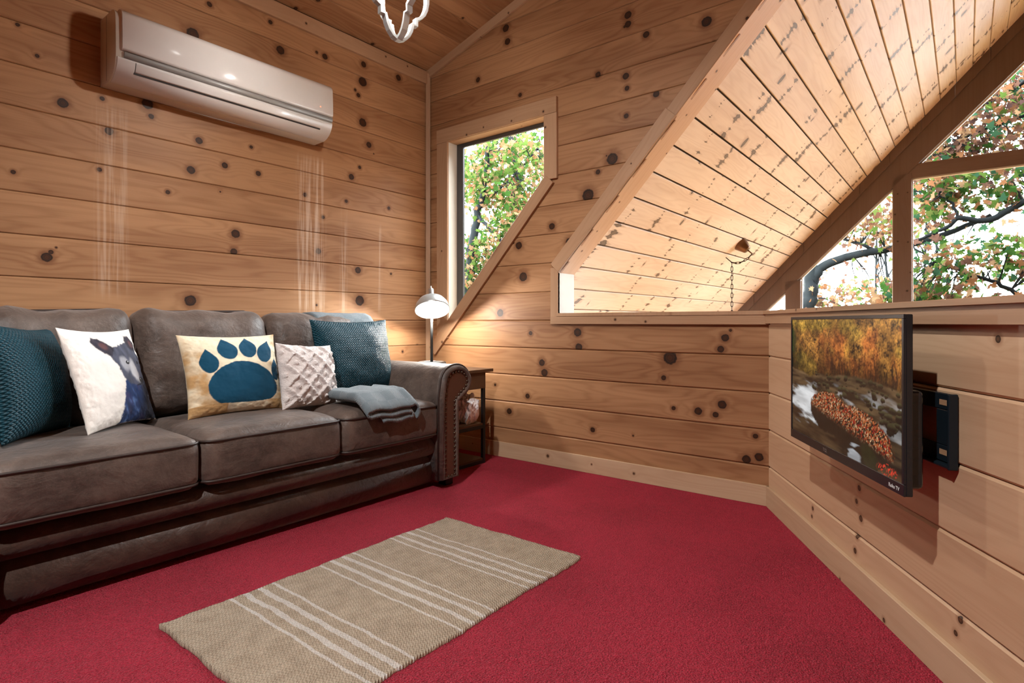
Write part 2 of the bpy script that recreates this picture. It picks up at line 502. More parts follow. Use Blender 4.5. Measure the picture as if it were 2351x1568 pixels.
def throw_mat():
    b = NB('grey_waffle_throw')
    s = b.sep(b.uv())
    w = b.math('MULTIPLY', b.math('SINE', b.math('MULTIPLY', s[0], 620)), b.math('SINE', b.math('MULTIPLY', s[1], 620)))
    chk = b.math('GREATER_THAN', b.math('MULTIPLY', b.math('SINE', b.math('MULTIPLY', s[0], 52)), b.math('SINE', b.math('MULTIPLY', s[1], 52))), 0)
    n = b.noise(b.obj(), 300, 2)
    col = b.mix(b.math('ADD', b.math('MULTIPLY', chk, .3), b.math('MULTIPLY', n, .5)), (.115, .150, .172), (.205, .245, .268))
    b.bsdf(col, .9, 0, .1, b.bump(b.math('ADD', b.math('MULTIPLY', w, b.math('ADD', b.math('MULTIPLY', chk, .6), .3)), n), .5, .003), **{'Sheen Weight': .25})
    return b.m
M_THROW = throw_mat()

STRIPES = [(-2.136, .011), (-2.090, .019), (-2.040, .019), (-1.990, .011), (-1.806, .010), (-1.755, .018), (-1.703, .018), (-1.658, .010), (-1.468, .010), (-1.427, .017), (-1.376, .017), (-1.328, .010)]
def rug_mat():
    b = NB('woven_jute_rug')
    p = b.obj(); s = b.sep(p)
    x = b.math('ADD', s[0], b.math('MULTIPLY', b.math('SUBTRACT', b.noise(p, 9, 3), .5), .018))
    x = b.math('ADD', x, b.math('MULTIPLY', b.math('SUBTRACT', b.noise(p, 130, 1), .5), .006))
    f = None
    for c, w in STRIPES:
        d = b.math('LESS_THAN', b.math('ABSOLUTE', b.math('SUBTRACT', x, c)), w * .5)
        f = d if f is None else b.math('MAXIMUM', f, d)
    a = b.math('MULTIPLY', s[0], 620); c = b.math('MULTIPLY', s[1], 480)
    wv = b.math('MULTIPLY', b.math('SINE', b.math('ADD', a, b.math('MULTIPLY', b.math('SINE', b.math('MULTIPLY', c, .5)), 1.6))), b.math('SINE', c))
    n = b.noise(p, 240, 3, .7); n2 = b.noise(p, 18, 3, .6)
    t = b.math('ADD', b.math('MULTIPLY', b.rng(wv, -.8, .8), .5), b.math('ADD', b.math('MULTIPLY', b.rng(n, .3, .7), .35), b.math('MULTIPLY', b.rng(n2, .3, .7), .25)), clamp=True)
    jute = b.mix(t, (.32, .24, .165), (.74, .62, .48))
    white = b.mix(t, (.66, .59, .53), (.90, .85, .79))
    b.bsdf(b.mix(f, jute, white), .95, 0, .1, b.bump(b.math('ADD', wv, n), .9, .005))
    return b.m
M_RUG = rug_mat()

# ------------------------------------------------------------------ the loft room shell
S, Z0 = .184, .9303                     # board pitch and the height of joint 0
TA = .54787
TP = Vector((0, -2.4474, 0)); TD = Vector((math.cos(TA), math.sin(TA), 0)); TN = Vector((-math.sin(TA), math.cos(TA), 0))
RM, RC = 1.058, .02                     # main roof: z = RM*|y| + RC
DM, DC = .286, 2.826                    # dormer ceiling
XR = -6.0                               # rear end of the house
XG = 4.33                               # gable wall

def zj(k): return Z0 + S * k

def plank(poly, v0, v1, parent, mat, c=.004, gap=.0008, t=.018, name='plank'):
    """poly: outline (u, v) counter-clockwise between v0 and v1; chamfered along its long edges"""
    def vv(v, d):
        if abs(v - v0) < 1e-6: return v0 + gap + d
        if abs(v - v1) < 1e-6: return v1 - gap - d
        return v
    n = len(poly)
    V = [(u, vv(v, c), 0) for u, v in poly] + [(u, vv(v, 0), -c) for u, v in poly] + [(u, vv(v, 0), -t) for u, v in poly]
    F = [tuple(range(n))]
    for i in range(n):
        j = (i + 1) % n
        F.append((i, n + i, n + j, j)); F.append((n + i, 2 * n + i, 2 * n + j, n + j))
    F.append(tuple(reversed(range(2 * n, 3 * n))))
    return mk(name, V, F, mat, parent, local=True)

def slab(name, poly, w0, w1, mat, frame, label, cat, kind='structure', parent=None):
    n = len(poly)
    V = [(u, v, w1) for u, v in poly] + [(u, v, w0) for u, v in poly]
    F = [tuple(range(n)), tuple(reversed(range(n, 2 * n)))] + [(i, n + i, n + (i + 1) % n, (i + 1) % n) for i in range(n)]
    o = mk(name, V, F, mat, parent, basis=frame)
    return props(o, label, cat, None, kind)

# left wall (y = 0)
FL = axes((0, 0, 0), (1, 0, 0), (0, 0, 1), (0, -1, 0))
wl = slab('wall_left', [(XR, -.05), (.0, -.05), (.0, 2.84), (XR, 2.84)], -.12, -.019, M_BACK, FL, 'knotty pine plank wall behind the brown sofa, with the air conditioner', 'wall')
for k in range(-5, 11):
    v0, v1 = zj(k), min(zj(k + 1), 2.826)
    plank([(XR, v0), (0, v0), (0, v1), (XR, v1)], v0, v1, wl, row_mat('pine_left_wall', P_LIGHT, P_DARK, KL, v0, v1, L_STAIN))

# far wall with the clipped window (x = 0); u = -y
FW = axes((0, 0, 0), (0, -1, 0), (0, 0, 1), (-1, 0, 0))
HL, HR, HT = .224, 1.090, 2.245          # window opening
def hdiag(v): return .226 + (v - .93) * (.864 / .915)
def hright(v): return HR if v >= 1.845 else hdiag(v)
def edge_r(v):                            # where the boards stop on the right
    if v <= .9304: return 2.4474
    return max(1.198, (v + .043) / 1.06)
def edge_l(v): return max(0.0, (v - DC) / DM)
wf = slab('wall_far', [(0, -.05), (2.44, -.05), (2.44, .90), (1.198, .90), (1.198, 1.227), (3.60, 3.80), (3.60, 3.85), (0, 2.83)], -.14, -.0185, M_BACK, FW,
          'knotty pine plank wall with the clipped window and the sloping opening', 'wall')
# the slab above is cut round the window by building it from two halves instead
me = wf.data; me.clear_geometry()
def quadslab(polys, w0, w1):
    V, F = [], []
    for poly in polys:
        b0 = len(V); n = len(poly)
        V += [(u, v, w1) for u, v in poly] + [(u, v, w0) for u, v in poly]
        F += [tuple(b0 + i for i in range(n)), tuple(b0 + i for i in reversed(range(n, 2 * n)))]
        F += [(b0 + i, b0 + n + i, b0 + n + (i + 1) % n, b0 + (i + 1) % n) for i in range(n)]
    return V, F
V, F = quadslab([[(0, -.05), (2.44, -.05), (2.44, .93), (0, .93)], [(0, .93), (HL - .013, .93), (HL - .013, HT + .013), (0, HT + .013)],
                 [(hdiag(.93) + .02, .93), (1.188, .93), (1.188, 1.240), (1.800, 1.887), (HR + .013, 1.845)],
                 [(HR + .013, 1.845), (1.800, 1.887), (2.138, HT + .013), (HR + .013, HT + .013)],
                 [(0, HT + .013), (2.138, HT + .013), (3.60, 3.795), (3.60, 3.86), (0, 2.83)]], -.14, -.0185)
me.from_pydata(V, [], F); me.update(); me.materials.clear(); me.materials.append(M_BACK)
for k in range(-5, 16):
    v0, v1 = zj(k), zj(k + 1)
    if v0 > 3.75: break
    cc = .0065 if k < 0 else .004
    M_FAR = row_mat('pine_far_wall', P_LIGHT, P_DARK, KW, v0, v1)
    if v1 <= .9305:
        plank([(0, v0), (2.4474, v0), (2.4474, v1), (0, v1)], v0, v1, wf, M_FAR, cc); continue
    rb = [v0] + [b for b in (1.227,) if v0 < b < v1] + [v1]
    right = [(edge_r(v if v > .9304 else .9305), v) for v in rb]
    if v0 < HT - .01:
        if v1 <= HT:                      # boards cut in two by the window
            plank([(0, v0), (HL - .012, v0), (HL - .012, v1), (0, v1)], v0, v1, wf, M_FAR, cc)
            hb = [v0] + [b for b in (1.845,) if v0 < b < v1] + [v1]
            hole = [(hright(v) + .014, v) for v in reversed(hb)]
            plank(right + hole, v0, v1, wf, M_FAR, cc)
        else:                             # notched over the window head
            plank([(0, v0), (HL - .012, v0), (HL - .012, HT + .012), (HR + .014, HT + .012), (HR + .014, v0)] + right + [(0, v1)], v0, v1, wf, M_FAR, cc)
        continue
    lb = [v1] + [b for b in (DC,) if v0 < b < v1] + [v0]
    left = [(edge_l(v), v) for v in lb]
    if edge_r(v1) > left[0][0] + .02:
        plank(right + left, v0, v1, wf, M_FAR, cc)

# half wall with the television; u runs from the bend towards the camera
FT = axes(TP, -TD, (0, 0, 1), TN)
UT = 6.6
wt = slab('wall_right', [(0, -.05), (UT, -.05), (UT, .955), (0, .955)], -.12, -.0185, M_BACK, FT, 'pine plank half wall of the loft that carries the television', 'wall')
for k in range(-5, 0):
    v0, v1 = zj(k), zj(k + 1)
    plank([(0, v0), (UT, v0), (UT, v1), (0, v1)], v0, v1, wt, row_mat('pine_half_wall', T_LIGHT, T_DARK, KT, v0, v1, (), .7), .0065)

box('leak_block', .019, .16, -2.60, -2.40, -.05, .95, M_BACK, wt)  # hidden block added behind the bend to stop light leaking between planks

# carpet floor
fl = mk('floor', [(0, 0, 0), (XR, 0, 0), (XR, -6.1, 0), (0, -2.4474, 0), (0, 0, -.25), (XR, 0, -.25), (XR, -6.1, -.25), (0, -2.4474, -.25)],
        [(0, 1, 2, 3), (7, 6, 5, 4), (0, 4, 5, 1), (1, 5, 6, 2), (2, 6, 7, 3), (3, 7, 4, 0)], M_CARPET)
props(fl, 'crimson red cut-pile carpet covering the loft floor', 'carpet', None, 'structure')
bmf = bmesh.new(); bmf.from_mesh(fl.data); bmesh.ops.recalc_face_normals(bmf, faces=bmf.faces[:]); bmf.to_mesh(fl.data); bmf.free()

# dormer ceiling
dl = math.sqrt(1 + DM * DM)
FD = axes((0, 0, DC), (1, 0, 0), (0, -1 / dl, DM / dl), (0, -DM / dl, -1 / dl))
ce = slab('ceiling', [(XR, -.02), (0.0, -.02), (0.0, 3.80), (XR, 3.80)], -.15, -.0185, M_BACK, FD, 'sloping pine plank ceiling over the sofa end of the loft', 'ceiling')
for k in range(0, 21):
    v0, v1 = .182 * k, min(.182 * (k + 1), 3.80)
    plank([(XR, v0), (0, v0), (0, v1), (XR, v1)], v0, v1, ce, M_CEIL)

# main roof underside over the great room
rl = math.sqrt(1 + RM * RM)
FR = axes((0, 0, RC), (1, 0, 0), (0, -1 / rl, RM / rl), (0, -RM / rl, -1 / rl))
YR = 4.25                                 # ridge
ro = slab('ceiling_slope', [(0.16, -.6), (XG + .9, -.6), (XG + .9, YR * rl), (0.16, YR * rl)], -.25, -.0185, M_OUTER, FR, 'bright pine plank roof slope beyond the loft opening', 'ceiling')
k = -12
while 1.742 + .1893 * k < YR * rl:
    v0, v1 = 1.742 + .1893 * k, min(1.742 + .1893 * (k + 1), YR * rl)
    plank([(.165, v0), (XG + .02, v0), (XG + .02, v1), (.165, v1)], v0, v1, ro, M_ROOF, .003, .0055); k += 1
# what closes the house where the camera does not look
def shell(name, V, F, mat, label, cat):
    return props(mk(name, V, F, mat), label, cat, None, 'structure')
zr = RM * YR + RC
shell('ceiling_ridge', [(XR, -3.63, RM * 3.63 + RC), (.165, -3.63, RM * 3.63 + RC), (.165, -YR, zr), (XR, -YR, zr), (XR, -3.63, RM * 3.63 + .3), (.165, -3.63, RM * 3.63 + .3), (.165, -YR, zr + .3), (XR, -YR, zr + .3)],
      [(0, 1, 2, 3), (7, 6, 5, 4), (0, 4, 5, 1), (1, 5, 6, 2), (2, 6, 7, 3), (3, 7, 4, 0)], M_CEIL, 'pine roof slope up to the ridge behind the camera', 'ceiling')
shell('ceiling_opposite', [(XR, -YR, zr), (XG + .9, -YR, zr), (XG + .9, -2 * YR - .5, -.5), (XR, -2 * YR - .5, -.5), (XR, -YR, zr + .3), (XG + .9, -YR, zr + .3), (XG + .9, -2 * YR - .5, -.2), (XR, -2 * YR - .5, -.2)],
      [(0, 1, 2, 3), (7, 6, 5, 4), (0, 4, 5, 1), (1, 5, 6, 2), (2, 6, 7, 3), (3, 7, 4, 0)], M_CEIL, 'opposite pine roof slope of the great room', 'ceiling')
shell('wall_rear', [(XR, .1, -2.7), (XR, -2 * YR - .3, -2.7), (XR, -2 * YR - .3, 0), (XR, -YR, zr + .2), (XR, .1, 2.9)], [(0, 1, 2, 3, 4)], M_CEIL, 'pine end wall behind the camera', 'wall')
shell('floor_lower', [(XR, .4, -2.7), (XG + .2, .4, -2.7), (XG + .2, -9, -2.7), (XR, -9, -2.7)], [(3, 2, 1, 0)], M_GFLOOR, 'wooden floor of the great room below the loft', 'floor')
shell('wall_side', [(XR, -8.4, -2.7), (XG + .2, -8.4, -2.7), (XG + .2, -8.4, .2), (XR, -8.4, .2)], [(0, 1, 2, 3)], M_CEIL, 'low pine side wall of the great room', 'wall')
shell('wall_under', [(.1, .0, -2.7), (XG + .2, .0, -2.7), (XG + .2, .0, .05), (.1, .0, .05)], [(0, 1, 2, 3)], M_CEIL, 'low pine wall under the great room eaves', 'wall')

# ------------------------------------------------------------------ trim
WN = (-1, 0, 0)
def tr(o, label, cat='trim'): return props(o, label, cat, None, 'structure')
tr(bar('trim_1', (-.016, -.016, .0), (-.016, -.016, 2.80), (-.7071, -.7071, 0), .034, .012, M_TRIM), 'narrow upright pine strip in the corner beside the window')
tr(bar('trim_2', (XR, 0, 2.768), (-.0, 0, 2.768), (0, -1, 0), .095, .02, M_TRIM), 'pine strip under the ceiling above the air conditioner')
tr(bar('trim_3', (0, 0, 2.826 - .03), (0, -3.6, 2.826 + DM * 3.6 - .03), WN, .062, .02, M_TRIM), 'sloping pine strip under the ceiling above the window')
tr(bar('baseboard_far', (0, 0, .05), (0, -2.43, .05), WN, .10, .015, M_BASE, ext=(0, .02)), 'knotty pine baseboard under the sloping opening', 'baseboard')
tr(bar('baseboard_right', TP + Vector((0, 0, .05)), TP - TD * UT + Vector((0, 0, .05)), TN, .10, .016, M_BASE), 'knotty pine baseboard under the television wall', 'baseboard')
tr(bar('baseboard_left', (XR, 0, .05), (0, 0, .05), (0, -1, 0), .10, .015, M_BASE), 'pine baseboard behind the sofa', 'baseboard')

# surround of the sloping opening
op = tr(empty('trim_4', (0, -1.7, .95)), 'pine surround of the sloping opening onto the great room')
bar('upright', (0, -1.171, .905), (0, -1.171, 1.262), WN, .058, .02, M_TRIM, op)
def dline(c0, u): return (0, -u, 1.06 * u + c0)
# inner edge z = 1.06 u - .043 ; board centre lies .043 above it, square to the slope
wd = .078
dz = wd / 2 * math.sqrt(1 + 1.06 ** 2)
bar('slope_board', dline(-.043 + dz, 1.175), dline(-.043 + dz, 1.945), WN, wd, .026, M_TRIM, op)
bar('slope_board', dline(-.043 + dz - .004, 1.945), dline(-.043 + dz - .004, 3.62), WN, wd - .008, .02, M_TRIM, op)
sd_ = Vector((0, -1, 1.06)).normalized(); sn_ = Vector((0, -1.06, -1)).normalized()
box('soffit_board', 0, 3.53, -.175, .018, -.012, 0, M_TRIMP, op, .001, basis=axes((0, -1.195, 1.06 * 1.195 - .043), sd_, sn_.cross(sd_), sn_))
box('jamb_board', -.018, .17, -1.200, -1.188, .955, 1.245, M_PALE, op, .001)
bar('apron', (0, -1.142, .9285), (0, -2.4474, .9285), WN, .048, .022, M_TRIM, op, ext=(0, .01))
box('ledge', -.026, .19, -2.462, -1.190, .953, .974, M_TRIM, op, .002)
# cap of the half wall
cp = tr(empty('trim_5', TP + Vector((0, 0, .93))), 'pine cap and apron along the top of the television wall')
bar('apron', TP + Vector((0, 0, .9325)), TP - TD * UT + Vector((0, 0, .9325)), TN, .046, .022, M_TRIM, cp)
bar('cap_board', TP - TN * .14 + TD * .02 + Vector((0, 0, .964)), TP - TN * .14 - TD * .12 + Vector((0, 0, .964)), TN, .018, .172, M_TRIM, cp)
bar('cap_board', TP - TN * .14 - TD * .121 + Vector((0, 0, .964)), TP - TN * .14 - TD * UT + Vector((0, 0, .964)), TN, .018, .172, M_TRIM, cp)

# ------------------------------------------------------------------ window in the far wall
w1 = tr(empty('window_1', (0, -.65, .93)), 'clipped window with a sloping lower edge beside the desk lamp', 'window')
bar('casing_head', (0, -.112, 2.298), (0, -1.188, 2.298), WN, .100, .022, M_TRIM, w1)
bar('casing_side', (0, -.167, .80), (0, -.167, 2.247), WN, .110, .020, M_TRIM, w1)
bar('casing_side', (0, -1.139, 1.83), (0, -1.139, 2.247), WN, .100, .020, M_TRIM, w1)
dd = Vector((0, -.864, .915)).normalized(); dn = Vector((0, -.915, -.864)).normalized()
bar('casing_slope', Vector((0, -.118, .815)) + dn * .040 - dd * .12, Vector((0, -HR, 1.845)) + dn * .040 + dd * .02, WN, .080, .023, M_TRIM, w1)
box('jamb', -.005, .11, -HL, -HL + .012, .93, HT, M_PALE, w1)
box('jamb', -.005, .11, -HR - .012, -HR, 1.83, HT, M_TRIMP, w1)
box('jamb', -.005, .11, -HR, -HL, HT, HT + .012, M_TRIMP, w1)
bar('jamb', Vector((.05, -.226, .93)), Vector((.05, -HR, 1.845)), dn, .12, .012, M_TRIMP, w1)
fx = .100
bar('sash', (fx, -HL - .032, .95), (fx, -HL - .032, HT), WN, .064, .02, M_FRAME, w1)
bar('sash', (fx, -HL, HT - .014), (fx, -HR, HT - .014), WN, .028, .02, M_FRAME, w1)
bar('sash', (fx, -HR + .006, 1.84), (fx, -HR + .006, HT), WN, .014, .02, M_FRAME, w1)
bar('sash', Vector((fx, -.226, .93)) - dn * .006, Vector((fx, -HR, 1.845)) - dn * .006, WN, .014, .02, M_FRAME, w1)
mk('pane', [(fx - .008, -.228, .94), (fx - .008, -HR, 1.85), (fx - .008, -HR, HT), (fx - .008, -.228, HT)], [(0, 1, 2, 3)], M_GLASS, w1)

# ------------------------------------------------------------------ gable end with its windows
gw = props(empty('wall_gable', (XG, -YR, 0)), 'glazed pine gable end of the great room', 'wall', None, 'structure')
GN = (-1, 0, 0)
def gl(u): return 1.01 * u - .265          # upper edge of the glass
def rf(u): return RM * u + RC
s45 = math.sqrt(1 + 1.03 ** 2)
# rafter board and the boarding above it
for sgn in (1, -1):
    def Yp(u): return -u if sgn > 0 else -(2 * YR - u)
    V, F = quadslab([[(.9, gl(.9)), (YR, gl(YR)), (YR, rf(YR) - .13), (.9, rf(.9) - .13)]], 0, .09)
    V = [(XG + .02 + w, Yp(u), v) for u, v, w in V]
    o = mk('rafter_board', V, F, M_BEAM, gw)
    n = 12
    for i in range(n):                     # short pieces of boarding under the roof
        u0, u1 = .9 + (YR - .9) * i / n, .9 + (YR - .9) * (i + 1) / n - .002
        V, F = quadslab([[(u0, rf(u0) - .13), (u1, rf(u1) - .13), (u1, rf(u1)), (u0, rf(u0))]], 0, .09)
        V = [(XG + w - (.0 if i % 2 else .006), Yp(u), v) for u, v, w in V]
        mk('board_piece', V, F, M_BEAM, gw)
    bar('glass_stop', (XG + .10, Yp(1.25), gl(1.25) - .008), (XG + .10, Yp(YR), gl(YR) - .008), GN, .016, .03, M_GSTOP, gw)
posts = [(1.611, .166), (2.685, .166), (4.25, .20), (8.5 - 2.685, .166), (8.5 - 1.611, .166)]
for u, w in posts:
    top = gl(min(u, 2 * YR - u)) + .05
    bar('post', (XG + .11, -u, -2.6), (XG + .11, -u, top), GN, w, .09, M_BEAM, gw)
bar('rail', (XG + .11, -2.72, 2.516), (XG + .11, -(8.5 - 2.72), 2.516), GN, .150, .085, M_BEAM, gw)
bar('rail', (XG + .11, -.3, -.05), (XG + .11, -8.2, -.05), GN, .2, .085, M_BEAM, gw)
bar('rail', (XG + .11, -.3, -2.5), (XG + .11, -8.2, -2.5), GN, .4, .085, M_BEAM, gw)
for u in (1.700, 2.772, 2.598):
    bar('glass_stop', (XG + .10, -u, .05), (XG + .10, -u, gl(u) - .01), GN, .012, .03, M_GSTOP, gw)
bar('glass_stop', (XG + .10, -2.76, 2.438), (XG + .10, -4.2, 2.438), GN, .010, .03, M_GSTOP, gw)
bar('glass_stop', (XG + .10, -2.80, 2.596), (XG + .10, -4.2, 2.596), GN, .010, .03, M_GSTOP, gw)
gx = XG + .085
def pane(poly): mk('pane', [(gx, -u, v) for u, v in poly], [tuple(range(len(poly)))], M_GLASS, gw)
pane([(1.25, .05), (1.528, .05), (1.528, gl(1.528)), (1.25, gl(1.25))])
pane([(1.694, .05), (2.602, .05), (2.602, gl(2.602)), (1.694, gl(1.694))])
pane([(2.768, .05), (4.15, .05), (4.15, 2.441), (2.768, 2.441)])
pane([(2.79, 2.591), (4.15, 2.591), (4.15, gl(4.15)), (2.79, gl(2.79))])
pane([(4.35, .05), (5.732, .05), (5.732, 2.441), (4.35, 2.441)])
pane([(4.35, 2.591), (5.71, 2.591), (4.35, gl(4.15))])
pane([(5.898, .05), (6.806, .05), (6.806, gl(1.694)), (5.898, gl(2.602))])
for a, c in ((.4, 1.528), (1.694, 2.602), (2.768, 4.15), (4.35, 5.732), (5.898, 6.806), (6.972, 8.1)):
    pane([(a, -2.3), (c, -2.3), (c, -.15), (a, -.15)])
V, F = quadslab([[(.0, -2.7), (.4, -2.7), (.4, rf(.4)), (.0, rf(0))], [(.4, -.05), (1.25, -.05), (1.25, rf(1.25)), (.4, rf(.4))]], .1, .2)
mk('gable_boarding', [(XG + w, -u, v) for u, v, w in V], F, M_BEAM, gw)

# portals that only steer the sampling of the sky through the real windows
def portal(name, loc, rot, sx, sy):
    d = bpy.data.lights.new(name, 'AREA'); d.shape = 'RECTANGLE'; d.size = sx; d.size_y = sy
    try: d.cycles.is_portal = True
    except Exception: return
    o = bpy.data.objects.new(name, d); COL.objects.link(o); o.location = loc; o.rotation_euler = rot
portal('window_portal', (XG + .16, -4.25, .6), (0, math.pi / 2, 0), 6.4, 7.6)
portal('window_portal', (.16, -.66, 1.6), (0, math.pi / 2, 0), 1.35, .9)

# ------------------------------------------------------------------ soft goods helpers
def soft_box(name, dx, dy, dz, mat, parent, basis, n=(14, 10, 6), r=.05, crown=0.0, pinch=0.0, wr=0.0, seed=0, sag=0.0):
    """a stuffed block centred on x and y, from z 0 to dz; r rounds the edges, crown swells the top"""
    nx, ny, nz = n
    idx, V, F = {}, [], []
    def vert(i, j, k):
        if (i, j, k) in idx: return idx[(i, j, k)]
        x, y, z = (i / nx - .5) * dx, (j / ny - .5) * dy, (k / nz - .5) * dz
        c = Vector((max(-dx / 2 + r, min(dx / 2 - r, x)), max(-dy / 2 + r, min(dy / 2 - r, y)), max(-dz / 2 + r, min(dz / 2 - r, z))))
        d = Vector((x, y, z)) - c
        p = c + (d.normalized() * r if d.length > 1e-9 else d)
        a, b = 2 * p.x / dx, 2 * p.y / dy
        sw = max(0, 1 - a ** 4) * max(0, 1 - b ** 4)
        if p.z > 0: p.z += crown * sw
        else: p.z -= crown * .15 * sw
        fz = max(0, 1 - (2 * p.z / (dz + 2 * crown)) ** 2)
        p.y *= 1 + pinch * fz * max(0, 1 - a ** 2)
        p.x *= 1 + pinch * .4 * fz
        if wr:
            nn = fbm(np.array([p.x * 9 + seed * 3.1]), np.array([p.y * 9 + p.z * 7 + seed]), seed)[0] - .5
            p += Vector((0, 1 if p.y > 0 else -1, 1 if p.z > 0 else -1)) * nn * wr
        p.z += dz / 2
        idx[(i, j, k)] = len(V); V.append(p)
        return idx[(i, j, k)]
    for i in range(nx):
        for j in range(ny):
            F.append((vert(i, j, 0), vert(i, j + 1, 0), vert(i + 1, j + 1, 0), vert(i + 1, j, 0)))
            F.append((vert(i, j, nz), vert(i + 1, j, nz), vert(i + 1, j + 1, nz), vert(i, j + 1, nz)))
    for i in range(nx):
        for k in range(nz):
            F.append((vert(i, 0, k), vert(i + 1, 0, k), vert(i + 1, 0, k + 1), vert(i, 0, k + 1)))
            F.append((vert(i, ny, k), vert(i, ny, k + 1), vert(i + 1, ny, k + 1), vert(i + 1, ny, k)))
    for j in range(ny):
        for k in range(nz):
            F.append((vert(0, j, k), vert(0, j, k + 1), vert(0, j + 1, k + 1), vert(0, j + 1, k)))
            F.append((vert(nx, j, k), vert(nx, j + 1, k), vert(nx, j + 1, k + 1), vert(nx, j, k + 1)))
    return mk(name, V, F, mat, parent, True, False, basis)

def round_rect(dx, dy, r, z, n=5):
    out = []
    for cx, cy, a0 in ((dx / 2 - r, dy / 2 - r, 0), (-dx / 2 + r, dy / 2 - r, 90), (-dx / 2 + r, -dy / 2 + r, 180), (dx / 2 - r, -dy / 2 + r, 270)):
        for i in range(n + 1):
            a = math.radians(a0 + 90 * i / n)
            out.append((cx + r * math.cos(a), cy + r * math.sin(a), z))
    return out

# ------------------------------------------------------------------ sofa
SX0, SX1 = -2.69, -.815                    # inner faces of the arms
sofa = props(empty('sofa', (-1.75, -.55, 0)), 'long brown leather sofa with rolled arms against the plank wall', 'sofa')
CW = (SX1 - SX0) / 3
box('frame', SX0 - .02, SX1 + .02, -.86, -.14, .07, .27, M_SOFAB, sofa, .01)
def roll_front(z0, z1, yb, bulge, nm):
    pts = []
    for i in range(9):
        t = i / 8
        pts.append((yb - bulge * math.sin(math.pi * t) ** .7, z0 + (z1 - z0) * t))
    pts += [(yb + .07, z1), (yb + .07, z0)]
    return prism(nm, pts, SX0 - .005, SX1 + .005, M_SOFAB, sofa, smooth=True)
roll_front(.175, .285, -.875, .062, 'front_rail')
roll_front(.022, .178, -.868, .045, 'front_rail')
box('back_frame', SX0 - .20, SX1 + .20, -.17, -.05, .07, .86, M_SOFAB, sofa, .03, 3, True)
for sx, sy in ((SX0 - .1, -.9), (SX1 + .1, -.9), (SX0 - .1, -.12), (SX1 + .1, -.12)):
    box('foot', sx - .03, sx + .03, sy - .03, sy + .03, 0, .06, M_BLACK, sofa, .004)
for i in range(3):
    cx = SX0 + CW * (i + .5)
    m = Matrix.Translation((cx, -.645, .285))
    c = soft_box('seat_cushion', CW - .004, .64, .195, M_SOFA, sofa, m, (20, 18, 6), .045, .026, 0, .008, i + 3)
    for z in (.176, .022):
        path = [(x * 1.004, y * 1.004, z) for x, y, z in round_rect(CW - .010, .632, .05, z)]
        tube('piping', [m @ Vector(p) for p in path], .0055, M_PIPE, c, 6, True)
    # back cushion: leaning on the back frame
    rot = Matrix.Rotation(math.radians(-78), 4, 'X')
    mb = Matrix.Translation((cx, -.155, .69)) @ Matrix.Rotation(math.radians(90 - 12), 4, 'X')
    zb = [.0, .004, -.006][i]
    mb = Matrix.Translation((cx, -.135 + .0, .70 + zb)) @ Matrix.Rotation(math.radians(79), 4, 'X')
    b = soft_box('back_cushion', CW + .006, .50, .20, M_SOFA, sofa, mb, (26, 22, 8), .075, .055, 0, .034, i + 11)
    path = [(x, y, .10) for x, y, z in round_rect(CW + .008, .50, .085, 0)]
    path = [(x, y + (.006 * math.sin(x * 31 + i) if y > 0 else 0), z + .02 * math.sin(x * 9 + i)) for x, y, z in path]
    tube('piping', [mb @ Vector(p) for p in path], .006, M_PIPE, b, 6, True)

